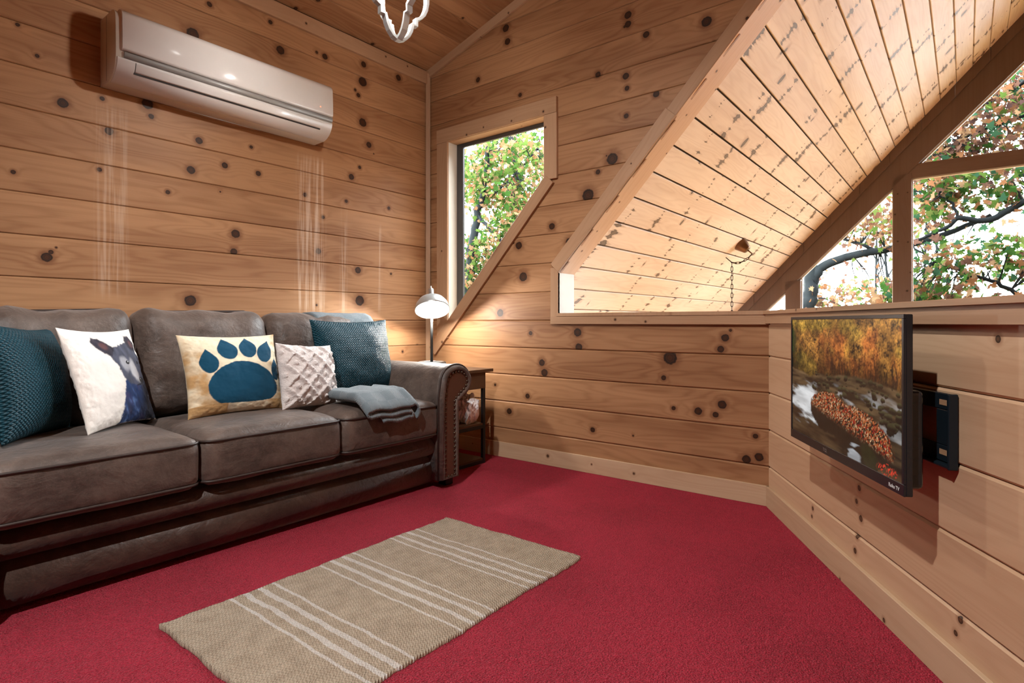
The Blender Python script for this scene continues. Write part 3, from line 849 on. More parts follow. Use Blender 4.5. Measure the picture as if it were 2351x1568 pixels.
def arm_outline(n=20):
    """rolled arm seen from the front, (x, z) with the inner side at x = 0 and the roll leaning out to +x"""
    R = .098
    cx, cz = .135, .582
    pts = [(0, .05), (0, .50)]
    for i in range(n + 1):
        a = math.radians(168 - (168 + 62) * i / n)
        pts.append((cx + R * math.cos(a) * 1.22, cz + R * math.sin(a)))
    pts += [(.148, .47), (.150, .40), (.150, .05)]
    return pts
def arm(sgn, x_in):
    ol = arm_outline()
    W = [(x_in + sgn * x, z) for x, z in ol]
    n = len(W)
    ys = [-.96, -.93, -.5, -.1]
    V = []
    for y in ys:
        V += [(x, y, z) for x, z in W]
    F = [(a * n + i, a * n + (i + 1) % n, (a + 1) * n + (i + 1) % n, (a + 1) * n + i) for a in range(3) for i in range(n)]
    F += [tuple(range(n)), tuple(reversed(range(3 * n, 4 * n)))]
    body = mk('arm', V, F, M_SOFA, sofa, True)
    bm = bmesh.new(); bm.from_mesh(body.data); bmesh.ops.recalc_face_normals(bm, faces=bm.faces[:]); bm.to_mesh(body.data); bm.free()
    for p in body.data.polygons:
        if len(p.vertices) > 4: p.use_smooth = False
    # padded rim round the front of the arm, with piping, an inset panel and nail heads
    def inset(d):
        c = Vector((sum(p[0] for p in ol) / n, sum(p[1] for p in ol) / n))
        out = []
        P = [Vector(p) for p in ol]
        for i, p in enumerate(P):
            a, b = P[i - 1], P[(i + 1) % n]
            t = (b - a).normalized()
            nn = Vector((-t.y, t.x))          # outline runs clockwise: inward is to the right
            q = p + Vector((t.y, -t.x)) * d
            out.append(q)
        return out
    A, B, Cc = inset(.0), inset(.012), inset(.030)
    rings = [(A, -.958), (B, -.985), (Cc, -.985), (inset(.036), -.968)]
    V = []
    for ring, y in rings:
        V += [(x_in + sgn * p.x, y, max(p.y, .05)) for p in ring]
    F = [(a * n + i, a * n + (i + 1) % n, (a + 1) * n + (i + 1) % n, (a + 1) * n + i) for a in range(3) for i in range(n)]
    rim = mk('arm_rim', V, F, M_SOFA, sofa, True)
    bm = bmesh.new(); bm.from_mesh(rim.data); bmesh.ops.recalc_face_normals(bm, faces=bm.faces[:]); bm.to_mesh(rim.data); bm.free()
    tube('arm_piping', [(x_in + sgn * p.x, -.962, max(p.y, .05)) for p in A], .006, M_PIPE, sofa, 6, True)
    pn = inset(.034)
    prof = [(x_in + sgn * p.x, -.976, max(p.y, .055)) for p in pn]
    panel = mk('arm_panel', prof, [tuple(range(n))], M_PANEL, sofa)
    bm = bmesh.new(); bm.from_mesh(panel.data); bmesh.ops.recalc_face_normals(bm, faces=bm.faces[:])
    for f in bm.faces:
        if f.normal.y > 0: f.normal_flip()
    bm.to_mesh(panel.data); bm.free()
    # nail heads follow the panel
    path = [Vector((x_in + sgn * p.x, -.979, max(p.y, .06))) for p in inset(.040)]
    path.append(path[0])
    acc, step, nxt = 0.0, .0255, 0.0
    nail_me = None
    for a, b in zip(path, path[1:]):
        L = (b - a).length
        while nxt <= acc + L:
            p = a + (b - a) * ((nxt - acc) / L if L else 0)
            if nail_me is None:
                bm = bmesh.new(); bmesh.ops.create_icosphere(bm, subdivisions=1, radius=.0085)
                for v in bm.verts: v.co.y *= .6
                nail_me = bpy.data.meshes.new('nail_head'); bm.to_mesh(nail_me); bm.free()
                nail_me.materials.append(M_NAIL)
                nail_me.polygons.foreach_set('use_smooth', [True] * len(nail_me.polygons))
            o = bpy.data.objects.new('nail_head', nail_me); o.matrix_basis = Matrix.Translation(p)
            put(o, panel)
            nxt += step
        acc += L
arm(1, SX1 - .020)
arm(-1, SX0 + .020)

# ------------------------------------------------------------------ cushions
def pillow(name, label, w, h, t, basis, mat, n=40, paint=None, ears=.05, flat=0.0, relief=None, seed=1, wr=.008, group='throw pillows on the sofa', seam=None):
    """w x h pillow in local x (right) and y (up), front to local +z, bottom edge on y = 0"""
    N = n
    g = np.linspace(-1, 1, N + 1)
    A, B = np.meshgrid(g, g, indexing='ij')
    prof = (np.clip(1 - np.abs(A) ** 2.4, 0, 1) * np.clip(1 - np.abs(B) ** 2.4, 0, 1)) ** .55
    pinch = 1 - ears * 1.5 * (1 - np.abs(B) ** 2) * np.abs(A) ** 2
    pinv = 1 - ears * 1.5 * (1 - np.abs(A) ** 2) * np.abs(B) ** 2
    X = A * w / 2 * pinch; Y = B * h / 2 * pinv
    wn = (fbm(A * 3 + seed, B * 3, seed) - .5) * wr * prof
    edge = np.maximum(np.abs(A), np.abs(B))
    wn = wn + (fbm(A * 9 + seed, B * 9, seed + 5) - .5) * wr * .9 * sstep(.55, .95, edge) * (1 - sstep(.97, 1, edge))
    Zf = t / 2 * prof + wn + .0008
    if relief is not None: Zf = Zf + relief(A, B) * sstep(0, .25, prof)
    Zb = -t / 2 * prof - wn - .0008
    nv = (N + 1) ** 2
    V = np.concatenate([np.stack([X, Y + h / 2, Zf], -1).reshape(-1, 3), np.stack([X, Y + h / 2, Zb], -1).reshape(-1, 3)])
    id_ = np.arange(nv).reshape(N + 1, N + 1)
    q = np.stack([id_[:-1, :-1], id_[1:, :-1], id_[1:, 1:], id_[:-1, 1:]], -1).reshape(-1, 4)
    qb = q[:, ::-1] + nv
    rim = []
    loop = list(id_[:, 0]) + list(id_[-1, 1:]) + list(id_[-2::-1, -1]) + list(id_[0, -2:0:-1])
    for i in range(len(loop)):
        a, b = loop[i], loop[(i + 1) % len(loop)]
        rim.append((b, a, a + nv, b + nv))
    faces = q.tolist() + qb.tolist() + [tuple(int(x) for x in r) for r in rim]
    o = mk(name, V.tolist(), faces, mat, None, True, False, basis)
    me = o.data
    uvl = me.uv_layers.new(name='UVMap')
    li = np.zeros(len(me.loops), dtype=np.int32); me.loops.foreach_get('vertex_index', li)
    su, tv = (A.reshape(-1) + 1) / 2 * w, (B.reshape(-1) + 1) / 2 * h
    uva = np.stack([np.tile(su, 2), np.tile(tv, 2)], -1) / .5
    uvl.data.foreach_set('uv', uva[li].reshape(-1).astype(np.float32))
    if paint is not None:
        cf = paint((A.reshape(-1) + 1) / 2, (B.reshape(-1) + 1) / 2)
        cb = np.tile(np.array(paint(np.array([.02]), np.array([.98]))), (nv, 1))
        c = np.concatenate([cf, cb]); c = np.concatenate([c, np.ones((len(c), 1))], 1).astype(np.float32)
        at = me.color_attributes.new('col', 'FLOAT_COLOR', 'POINT')
        at.data.foreach_set('color', c.reshape(-1))
    return props(o, label, 'pillow', group)

def lie(px, py, pz, yaw, lean, roll=0):
    """pillow frame: bottom centre, heading of its right edge, how far it leans back, turn in its own plane"""
    r = Vector((math.cos(yaw), math.sin(yaw), 0))
    back = Vector((-math.sin(yaw), math.cos(yaw), 0))
    up = (Vector((0, 0, 1)) * math.cos(lean) + back * math.sin(lean)).normalized()
    if roll:
        q = Quaternion(r.cross(up), roll); r = q @ r; up = q @ up
    return axes((px, py, pz), r, up, r.cross(up))

def mixc(c, m, col):
    return c * (1 - m[:, None]) + np.array(col)[None, :] * m[:, None]
def mixa(c, m, col):
    return c * (1 - m[:, None]) + col * m[:, None]
def ell(s, t, cx, cy, rx, ry, rot=0.0):
    ca, sa = math.cos(rot), math.sin(rot)
    x, y = s - cx, t - cy
    return np.sqrt(((x * ca + y * sa) / rx) ** 2 + ((-x * sa + y * ca) / ry) ** 2)

def paint_paw(s, t):
    n = fbm(s * 7, t * 7, 3); n2 = fbm(s * 26, t * 26, 5)
    cream, tan = np.array(s2l((236, 224, 196))), np.array(s2l((190, 152, 104)))
    m = sstep(.58, .88, n * .6 + .28 * np.abs(s - .5) * 2 + .22 * (t < .12) + .20 * (1 - t) * (s < .35) + .1 * n2)
    c = cream[None, :] * (1 - m[:, None]) + tan[None, :] * m[:, None]
    c = c * (.88 + .24 * n2[:, None])
    teal = s2l((10, 70, 98))
    jit = (n2 - .5) * .05
    # main pad: wide bean, flatter underneath
    ang = np.arctan2(t - .34, s - .53)
    rr = 1 + .05 * np.cos(ang * 2 + .3) - .05 * np.sin(ang * 3)
    d = ell(s, t, .530, .325, .345, .285) / rr
    d = np.where(t < .12, d + (.12 - t) * 6, d)
    mask = 1 - sstep(.985, 1.015, d + jit)
    for cx, cy, rx, ry, rot in ((.205, .620, .092, .135, .05), (.405, .770, .102, .135, .15), (.620, .785, .096, .135, -.08), (.810, .725, .094, .145, -.38), (.915, .490, .062, .135, -.12)):
        ca, sa = math.cos(rot), math.sin(rot)
        x, y = (s - cx) * ca + (t - cy) * sa, -(s - cx) * sa + (t - cy) * ca
        k = np.clip(1 - .62 * np.clip(y / ry, 0, 1.25) ** 1.6, .10, 1)
        d = np.sqrt((x / (rx * k)) ** 2 + (np.where(y > 0, y / (ry * 1.25), y / ry)) ** 2)
        mask = np.maximum(mask, 1 - sstep(.97, 1.03, d + jit * 1.4))
    return mixc(c, mask, teal)

def poly_mask(s, t, pts, soft=.012, wob=0.0, seed=0):
    """signed distance mask of a polygon"""
    P = np.array(pts); d = np.full(s.shape, 9.0); ins = np.zeros(s.shape, bool)
    for i in range(len(P)):
        a, b = P[i - 1], P[i]
        e = b - a; w0, w1 = s - a[0], t - a[1]
        h = np.clip((w0 * e[0] + w1 * e[1]) / (e @ e), 0, 1)
        d = np.minimum(d, np.hypot(w0 - e[0] * h, w1 - e[1] * h))
        c = ((a[1] > t) != (b[1] > t)) & (s < (b[0] - a[0]) * (t - a[1]) / (b[1] - a[1] + 1e-12) + a[0])
        ins ^= c
    sd = np.where(ins, -d, d)
    if wob: sd = sd + (fbm(s * 40, t * 40, seed) - .5) * wob
    return 1 - sstep(-soft, soft, sd)

def paint_bear(s, t):
    s = 1 - (1 - s) * .92 + .05
    n, n2 = fbm(s * 5, t * 5, 8), fbm(s * 24 + t * 6, t * 9, 9)
    base = np.array(s2l((236, 231, 224)))
    c = np.tile(base, (len(s), 1))
    body = poly_mask(s, t, [(.63, .43), (.60, .30), (.53, .12), (.48, .0), (1.20, .0), (1.12, .30), (1.04, .55), (.98, .75), (.90, .72)], .010, .03, 2)
    head = poly_mask(s, t, [(.50, .75), (.56, .66), (.60, .58), (.63, .46), (.70, .40), (.80, .37), (.92, .38), (.97, .45), (.99, .60), (.98, .78), (.92, .84), (.80, .84), (.68, .80)], .010, .03, 3)
    ear1 = poly_mask(s, t, [(.40, .90), (.37, .85), (.40, .78), (.47, .72), (.57, .69), (.62, .78), (.56, .82), (.48, .89)], .010, .02, 4)
    ear2 = poly_mask(s, t, [(.86, .92), (.83, .86), (.84, .78), (.92, .74), (.99, .76), (.99, .84), (.93, .92)], .010, .02, 5)
    navy, blue, lt, pur = (np.array(s2l(x)) for x in ((17, 26, 48), (34, 68, 128), (120, 152, 196), (66, 52, 92)))
    fur = navy[None] * (1 - n2[:, None]) + blue[None] * n2[:, None]
    fur = fur + (lt - navy)[None] * (sstep(.55, .8, n2) * .5 * (1 - t))[:, None]
    fur = mixa(fur, .55 * sstep(.45, .65, n) * (t < .45), np.tile(pur, (len(s), 1)))
    fur = mixa(fur, sstep(.86, 1.0, s + .1 * (t < .4) * (1 - t)) * .85, np.tile(np.array(s2l((9, 13, 28))), (len(s), 1)))
    c = mixa(c, body, fur)
    hf = np.array(s2l((74, 78, 96)))[None] * (.45 + 1.0 * n2[:, None])
    hf = mixa(hf, sstep(.93, .99, s) * .8, np.tile(np.array(s2l((20, 24, 44))), (len(s), 1)))
    c = mixa(c, head, hf)
    ec = np.array(s2l((40, 36, 50)))[None] * (.6 + .9 * n2[:, None])
    c = mixa(c, np.maximum(ear1, ear2), ec)
    brown = np.tile(np.array(s2l((98, 62, 62))), (len(s), 1))
    c = mixa(c, (1 - sstep(.4, 1, ell(s, t, .50, .80, .07, .05, -.6))) * .8, brown)
    c = mixa(c, (1 - sstep(.4, 1, ell(s, t, .92, .82, .04, .06, .3))) * .7, brown)
    # muzzle, cheek light, eyes, nose
    pale = np.tile(np.array(s2l((206, 208, 214))), (len(s), 1)) * (.8 + .35 * n2[:, None])
    c = mixa(c, (1 - sstep(.55, 1.1, ell(s, t, .82, .52, .075, .14, .22) + (n2 - .5) * .5)) * .9 * head, pale)
    c = mixa(c, (1 - sstep(.5, 1.1, ell(s, t, .70, .60, .07, .09, .4) + (n2 - .5) * .7)) * .55 * head, pale)
    c = mixa(c, 1 - sstep(.8, 1.1, ell(s, t, .735, .615, .026, .022)), np.tile(np.array(s2l((14, 14, 20))), (len(s), 1)))
    c = mixa(c, 1 - sstep(.8, 1.1, ell(s, t, .928, .615, .018, .020)), np.tile(np.array(s2l((14, 14, 20))), (len(s), 1)))
    c = mixa(c, 1 - sstep(.7, 1.1, ell(s, t, .742, .622, .008, .007)), np.tile(np.array(s2l((225, 230, 235))), (len(s), 1)))
    c = mixa(c, 1 - sstep(.8, 1.1, ell(s, t, .900, .425, .045, .035)), np.tile(np.array(s2l((16, 16, 22))), (len(s), 1)))
    c = mixa(c, 1 - sstep(.6, 1.1, ell(s, t, .893, .440, .016, .008)), np.tile(np.array(s2l((130, 135, 145))), (len(s), 1)))
    c = mixa(c, (1 - sstep(.8, 1.1, ell(s, t, .85, .382, .075, .010, .15))) * .8, np.tile(np.array(s2l((20, 20, 28))), (len(s), 1)))
    return np.clip(c, 0, 1)

SEAT = .488
pillow('woven_pillow', 'teal basket-weave pillow cut off by the photo edge beside the bear pillow', .45, .42, .18, lie(-2.469, -.569, SEAT + .006, math.radians(54), math.radians(11), math.radians(-4)), M_TEAL, 40, seed=2)
pillow('bear_pillow', 'white pillow printed with a blue bear cub', .412, .41, .085, lie(-2.203, -.591, SEAT + .012, math.radians(40), math.radians(17.5), math.radians(-1.5)), M_PRINT, 150, paint_bear, seed=4, wr=.012)
pillow('paw_pillow', 'tan and cream pillow printed with a large teal paw', .456, .384, .14, lie(-1.750, -.616, SEAT + .008, math.radians(.5), math.radians(20), math.radians(-.6)), M_PRINT, 170, paint_paw, seed=6, wr=.012)
def diamond(A, B):
    k = 3.1
    a, b = (A + B * .92) * k, (A - B * .92) * k
    la, lb = np.abs(a / 2 - np.round(a / 2)), np.abs(b / 2 - np.round(b / 2))
    r = np.maximum(1 - sstep(.03, .16, la), 1 - sstep(.03, .16, lb))
    dot = 1 - sstep(.06, .2, np.hypot(a / 2 - np.floor(a / 2) - .5, b / 2 - np.floor(b / 2) - .5))
    return (np.maximum(r, dot) * .0115) * (.55 + .9 * fbm(A * 24, B * 24, 3)) + (fbm(A * 60, B * 60, 7) - .5) * .0055
pillow('shag_pillow', 'small off-white pillow with a raised fluffy diamond pattern', .355, .325, .13, lie(-1.424, -.672, SEAT + .002, math.radians(12), math.radians(13), math.radians(-4)), M_SHAG, 110, relief=diamond, seed=8)
pillow('woven_pillow', 'dark teal basket-weave pillow standing beside the sofa arm', .535, .440, .17, lie(-1.023, -.520, SEAT + .012, math.radians(2), math.radians(11), 0), M_TEAL, 40, seed=10, wr=.014)

# ------------------------------------------------------------------ throws
def ribbon(name, prof, th, y0, y1, mat, ny=14, drop=None, seed=0, plane='xz'):
    """a thick cloth: profile path swept along the other horizontal axis"""
    P = [Vector((p[0], 0, p[1])) for p in prof]
    n = len(P)
    nr = []
    for i in range(n):
        t = (P[min(i + 1, n - 1)] - P[max(i - 1, 0)]).normalized()
        nr.append(Vector((-t.z, 0, t.x)))
    L = [0]
    for a, b in zip(P, P[1:]): L.append(L[-1] + (b - a).length)
    V, UV = [], []
    for j in range(ny + 1):
        y = y0 + (y1 - y0) * j / ny
        for sd in (1, -1):
            for i in range(n):
                p = P[i] + nr[i] * sd * th / 2
                wv = (vnoise(np.array([i * .31 + seed]), np.array([j * .45 + seed]), seed)[0] - .5) * .010
                z = p.z + wv + (drop(y, p.x, p.z) if drop else 0)
                V.append((p.x, y, z) if plane == 'xz' else (y, p.x, z)); UV.append((L[i], y))
    F = []
    m = 2 * n
    for j in range(ny):
        for s_ in (0, 1):
            for i in range(n - 1):
                a = j * m + s_ * n + i
                F.append((a, a + 1, a + m + 1, a + m) if s_ else (a, a + m, a + m + 1, a + 1))
        for i in (0, n - 1):
            a = j * m + i
            F.append((a, a + n, a + n + m, a + m))
    for j in (0, ny):
        for i in range(n - 1):
            a = j * m + i
            F.append((a, a + 1, a + n + 1, a + n))
    o = mk(name, V, F, mat, None, True)
    bm = bmesh.new(); bm.from_mesh(o.data); bmesh.ops.recalc_face_normals(bm, faces=bm.faces[:]); bm.to_mesh(o.data); bm.free()
    uvl = o.data.uv_layers.new(name='UVMap')
    li = np.zeros(len(o.data.loops), dtype=np.int32); o.data.loops.foreach_get('vertex_index', li)
    uvl.data.foreach_set('uv', np.array(UV, dtype=np.float32)[li].reshape(-1))
    return o
def loop(cx, cz, r, a0, a1, n=6): return [(cx + r * math.cos(math.radians(a0 + (a1 - a0) * i / n)), cz + r * math.sin(math.radians(a0 + (a1 - a0) * i / n))) for i in range(n + 1)]
def seg(x0, x1, z, n=6): return [(x0 + (x1 - x0) * i / n, z + .004 * math.sin(i * 1.3)) for i in range(n + 1)]
xl, xr = -1.345, -1.045
zt = SEAT + .030
prof = seg(xl + .06, xr - .02, zt, 6) + loop(xr - .01, zt + .0155, .0155, -80, 80) + seg(xr - .02, xl + .20, zt + .031, 5) + loop(xl + .19, zt + .044, .012, 260, 100)[1:] + seg(xl + .20, xr + .01, zt + .058, 5) \
    + loop(xr + .012, zt + .030, .050, 62, -70)[0:0] + seg(xr + .012, xl + .03, zt + .080, 7)[0:0]
prof = seg(xl + .10, xr - .03, zt, 6) + loop(xr - .02, zt + .014, .014, -85, 85) + seg(xr - .03, xl + .03, zt + .028, 8) + loop(xl + .025, zt + .045, .017, 265, 95) + seg(xl + .03, xr - .01, zt + .062, 9) \
    + loop(xr - .005, zt + .026, .040, 80, -60)
def droop(y, x, z):
    d = max(0, -.90 - y)
    return -.50 * d * (1 + 4.0 * d) - .012 - .010 * sstep(-.70, -.60, np.array(y)) * 1.0
th = ribbon('folded_throw', prof, .013, -1.005, -.67, M_THROW, 18, droop, 3)
props(th, 'grey waffle-knit throw folded on the seat next to the sofa arm', 'blanket')
pr = [(-.060, .80), (-.064, .86), (-.085, .925), (-.130, .957), (-.180, .967), (-.235, .966), (-.285, .950), (-.318, .915), (-.335, .86), (-.350, .78), (-.365, .70)]
th = ribbon('draped_throw', pr, .016, -1.165, -.765, M_THROW, 14, None, 9, 'yz')
props(th, 'blue-grey throw draped over the top of the sofa back', 'blanket')

# ------------------------------------------------------------------ rug
nx, ny = 150, 90
g0, g1 = np.meshgrid(np.linspace(0, 1, nx + 1), np.linspace(0, 1, ny + 1), indexing='ij')
X = -2.345 + 1.205 * g0; Y = -2.050 + .725 * g1
X = X + (fbm(g1 * 6, g0 * 1.0, 4) - .5) * .020 * np.abs(2 * g0 - 1) ** 2
Y = Y + ((fbm(g0 * 7, g1 * .5, 6) - .5) * .018 + (vnoise(g0 * 90, g1 * 1, 9) - .5) * .006) * np.abs(2 * g1 - 1) ** 3
Zt = .009 + (fbm(g0 * 5, g1 * 4, 12) - .45) * .006 + .004 * (1 - sstep(.0, .018, g0)) + .004 * sstep(.985, 1, g0)
nv = (nx + 1) * (ny + 1)
V = np.concatenate([np.stack([X, Y, Zt], -1).reshape(-1, 3), np.stack([X, Y, np.full_like(X, .0008)], -1).reshape(-1, 3)])
ids = np.arange(nv).reshape(nx + 1, ny + 1)
q = np.stack([ids[:-1, :-1], ids[1:, :-1], ids[1:, 1:], ids[:-1, 1:]], -1).reshape(-1, 4)
lp = list(ids[:, 0]) + list(ids[-1, 1:]) + list(ids[-2::-1, -1]) + list(ids[0, -2:0:-1])
F = q.tolist() + [(int(lp[(i + 1) % len(lp)]), int(lp[i]), int(lp[i]) + nv, int(lp[(i + 1) % len(lp)]) + nv) for i in range(len(lp))]
rug = props(mk('rug', V.tolist(), F, M_RUG, None, True), 'small natural woven rug with white stripes lying on the red carpet', 'rug')

# ------------------------------------------------------------------ air conditioner
AX0, AX1 = -2.115, -.985
ac = props(empty('air_conditioner', (-1.55, 0, 2.03)), 'white wall-mounted air conditioner above the sofa', 'air conditioner')
def arc(cy, cz, ry, rz, a0, a1, n=8): return [(cy + ry * math.cos(math.radians(a0 + (a1 - a0) * i / n)), cz + rz * math.sin(math.radians(a0 + (a1 - a0) * i / n))) for i in range(n + 1)]
body = [(0, 2.345)] + arc(-.155, 2.290, .045, .055, 90, 180, 6) + [(-.204, 2.20), (-.204, 2.13)] + arc(-.090, 2.125, .112, .098, 185, 262, 8) + [(-.02, 2.026), (0, 2.030)]
prism('casing', body, AX0, AX1, M_ACB, ac, smooth=True)
front = [(-.150, 2.350)] + arc(-.165, 2.305, .050, .046, 90, 178, 8) + [(-.2185, 2.23), (-.219, 2.165), (-.212, 2.152), (-.200, 2.155), (-.200, 2.29), (-.150, 2.340)]
prism('front_panel', front, AX0 + .022, AX1 - .004, M_ACW, ac, smooth=True)
strip = [(-.212, 2.150), (-.2195, 2.146), (-.2165, 2.128), (-.208, 2.122), (-.196, 2.13)]
prism('silver_strip', strip, AX0 + .030, AX1 - .006, M_ACS, ac, smooth=True)
low = [(-.196, 2.126), (-.2085, 2.119)] + arc(-.090, 2.122, .118, .098, 187, 258, 9) + [(-.09, 2.032), (-.12, 2.06)]
prism('lower_cover', low, AX0 + .006, AX1 - .002, M_ACW, ac, smooth=True)
def band(a0, a1, d0, d1, n=7): return arc(-.090, 2.122, .118 + d1, .098 + d1, a0, a1, n) + arc(-.090, 2.122, .118 + d0, .098 + d0, a1, a0, n)
prism('louver', band(185, 209.5, -.002, .0022), AX0 + .080, AX1 - .080, M_ACW, ac, smooth=True)
prism('air_outlet', band(209.7, 214.5, -.002, .0006, 3), AX0 + .075, AX1 - .075, M_ACD, ac)
prism('louver_edge', band(184.5, 209.7, -.002, .0005), AX0 + .0775, AX0 + .080, M_ACD, ac)
b_ = box('indicator', AX1 - .094, AX1 - .086, -.2205, -.2185, 2.190, 2.198, emit_mat('indicator_glow', (1, .35, .2), 1.6), ac, .001)
box('side_seam', AX0 - .0006, AX0 + .001, -.082, -.080, 2.04, 2.34, M_ACD, ac)

# ------------------------------------------------------------------ television and its mount (half-wall frame: u, v, w)
def tw(u, v, w): return TP - TD * u + Vector((0, 0, v)) + TN * w
tv = empty('television', tw(1.09, .495, .12)); props(tv, 'flat television showing an autumn stream, on a bracket on the half wall', 'television')
U0, U1, V0, V1, WF = .705, 1.476, .484, .936, .138
MT = axes(tw(U0, V0, 0), -TD, (0, 0, 1), TN)
TWd, THt = U1 - U0, V1 - V0
bz, bb = .011, .030
box('cabinet', 0, TWd, 0, THt, WF - .022, WF - .004, M_TVB, tv, .003, 2, basis=MT)
for nm, a in (('bezel', (0, TWd, 0, bb)), ('bezel', (0, TWd, THt - bz, THt)), ('bezel', (0, bz, bb, THt - bz)), ('bezel', (TWd - bz, TWd, bb, THt - bz))):
    box(nm, *a, WF - .006, WF, M_TVB, tv, .0012, basis=MT)
box('rear_housing', .09, TWd - .025, .012, .26, WF - .062, WF - .020, M_TVB, tv, .012, 3, basis=MT)
box('rear_housing', .16, TWd - .10, .2, .36, WF - .050, WF - .020, M_TVB, tv, .012, 3, basis=MT)

def paint_tv(s, t):
    n1, n2, n3, n4 = fbm(s * 9, t * 6, 21), fbm(s * 46, t * 30, 22), fbm(s * 5, t * 5, 23), vnoise(s * 170, t * 105, 24)
    def C(*rgb): return np.array(s2l(rgb))[None]
    f = np.clip((n2 * .6 + n4 * .4 - .28) * 1.9, 0, 1)
    fol = C(34, 22, 11) * (1 - f[:, None]) + C(214, 148, 66) * f[:, None]
    fol = mixa(fol, sstep(.48, .75, n1) * .6, C(188, 92, 40) * (.4 + 1.0 * f[:, None]))
    fol = mixa(fol, sstep(.5, .7, n3) * .5, C(214, 178, 70) * (.3 + .9 * f[:, None]))
    grn = sstep(.18, .02, s + (n1 - .5) * .3 + .5 * np.clip(t - .75, 0, 1)) * sstep(.5, .6, t)
    fol = mixa(fol, np.clip(grn, 0, 1), C(30, 52, 14) * (.25 + 1.2 * f[:, None]))
    low = (1 - sstep(.55, .78, t + (n3 - .5) * .12))
    fol = fol * (1 - .80 * low[:, None]) * (.55 + .75 * sstep(.35, .65, fbm(s * 14, t * 9, 77)))[:, None]
    for k in range(34):                      # trunks and boughs
        x0 = .42 + .58 * ((k * .6180339) % 1); lean = .05 * math.sin(k * 2.1)
        w = .0012 + .0035 * ((k * .37) % 1)
        d = np.abs(s - x0 - lean * (t - .5) - .006 * np.sin(t * 30 + k)) / w
        fol = mixa(fol, (1 - sstep(.6, 1.2, d)) * (t < .60 + .12 * ((k * .73) % 1) + (n1 - .5) * .2) * .75, C(16, 10, 7) * np.ones((len(s), 1)))
    c = fol
    bank = .56 - .02 * np.sin(s * 7) + (n1 - .5) * .06
    water = t < bank
    wr = fbm(s * 7 + t * 4, t * 26, 31)
    wr = np.clip((wr - .3) * 1.9, 0, 1)
    wat = C(26, 20, 12) * (1 - wr[:, None]) + C(108, 86, 58) * wr[:, None]
    wat = wat * (.55 + .6 * sstep(.2, .5, t))[:, None]
    foam = sstep(.50, .74, fbm(s * 5 - t * 5, t * 16 + s * 5, 33) + .30 * np.exp(-((s - .22 - .4 * (t - .3)) / .22) ** 2 - ((t - .30) / .13) ** 2) * 1.4 - .08)
    foam = foam * sstep(.06, .16, t) * (1 - sstep(.44, .54, t)) * (1 - .6 * sstep(.55, .9, s))
    wat = mixa(wat, foam * .95, C(222, 226, 228) * (.7 + .4 * wr[:, None]))
    c = mixa(c, sstep(-.01, .01, bank - t), wat)
    r1 = np.random.default_rng(5)
    for k in range(170):                      # stones in the stream bed
        cx = r1.uniform(.25, 1.02); cy = r1.uniform(.27, .57)
        if cy < .62 - .45 * cx + .12 and cx < .75 and cy < .42: continue
        rx = r1.uniform(.006, .034) * (1.6 - cy * 1.9); ry = rx * r1.uniform(.7, 1.3)
        d = ell(s, t, cx, cy, rx, ry) + (n2 - .5) * 1.4
        m = 1 - sstep(.85, 1.1, d)
        top = sstep(-.4, .9, (t - cy) / ry)
        c = mixa(c, m, (C(14, 12, 9) * (1 - top[:, None]) + C(78, 76, 48) * top[:, None]) * (.25 + 1.1 * n2[:, None]))
    # leaf covered boulder
    d = np.minimum(ell(s, t, .43, .265, .20, .165, -.1), ell(s, t, .68, .185, .27, .185, -.25)) + (n2 - .5) * .18
    m = 1 - sstep(.95, 1.03, d)
    c = mixa(c, m, C(22, 17, 10) * (.4 + 1.2 * n2[:, None]))
    leaf = sstep(.36, .52, n4) * sstep(.02, .10, t - (.30 - .26 * s)) * m
    hue = vnoise(s * 150, t * 95, 41)[:, None]
    lc = np.where(hue < .3, C(150, 30, 24), np.where(hue < .66, C(168, 92, 48), np.where(hue < .84, C(214, 180, 140), C(92, 40, 24)))) * (.45 + .9 * vnoise(s * 220, t * 140, 42)[:, None])
    c = mixa(c, leaf, lc)
    # dark rocks and the little fall at the bottom
    c = mixa(c, (1 - sstep(.8, 1.1, ell(s, t, .78, .06, .06, .10, .5) + (n2 - .5) * .3)), C(30, 34, 14) * (.4 + n2[:, None]))
    fall = (1 - sstep(.6, 1.2, ell(s, t, .655, .05, .035, .07) + (wr - .5) * 1.6)) * (t < .12)
    c = mixa(c, fall * .7, C(205, 212, 218) * (.6 + .6 * wr[:, None]))
    c = mixa(c, sstep(.5, .75, n4) * (1 - sstep(.8, 1.1, ell(s, t, .90, .03, .07, .05))), C(214, 60, 40) * np.ones((len(s), 1)))
    return np.clip(c * .85, 0, 1)
NS, NT = 330, 200
ss, tt = np.meshgrid(np.linspace(0, 1, NS + 1), np.linspace(0, 1, NT + 1), indexing='ij')
V = np.stack([bz + (TWd - 2 * bz) * ss, bb + (THt - bz - bb) * tt, np.full_like(ss, WF - .0025)], -1).reshape(-1, 3)
ids = np.arange((NS + 1) * (NT + 1)).reshape(NS + 1, NT + 1)
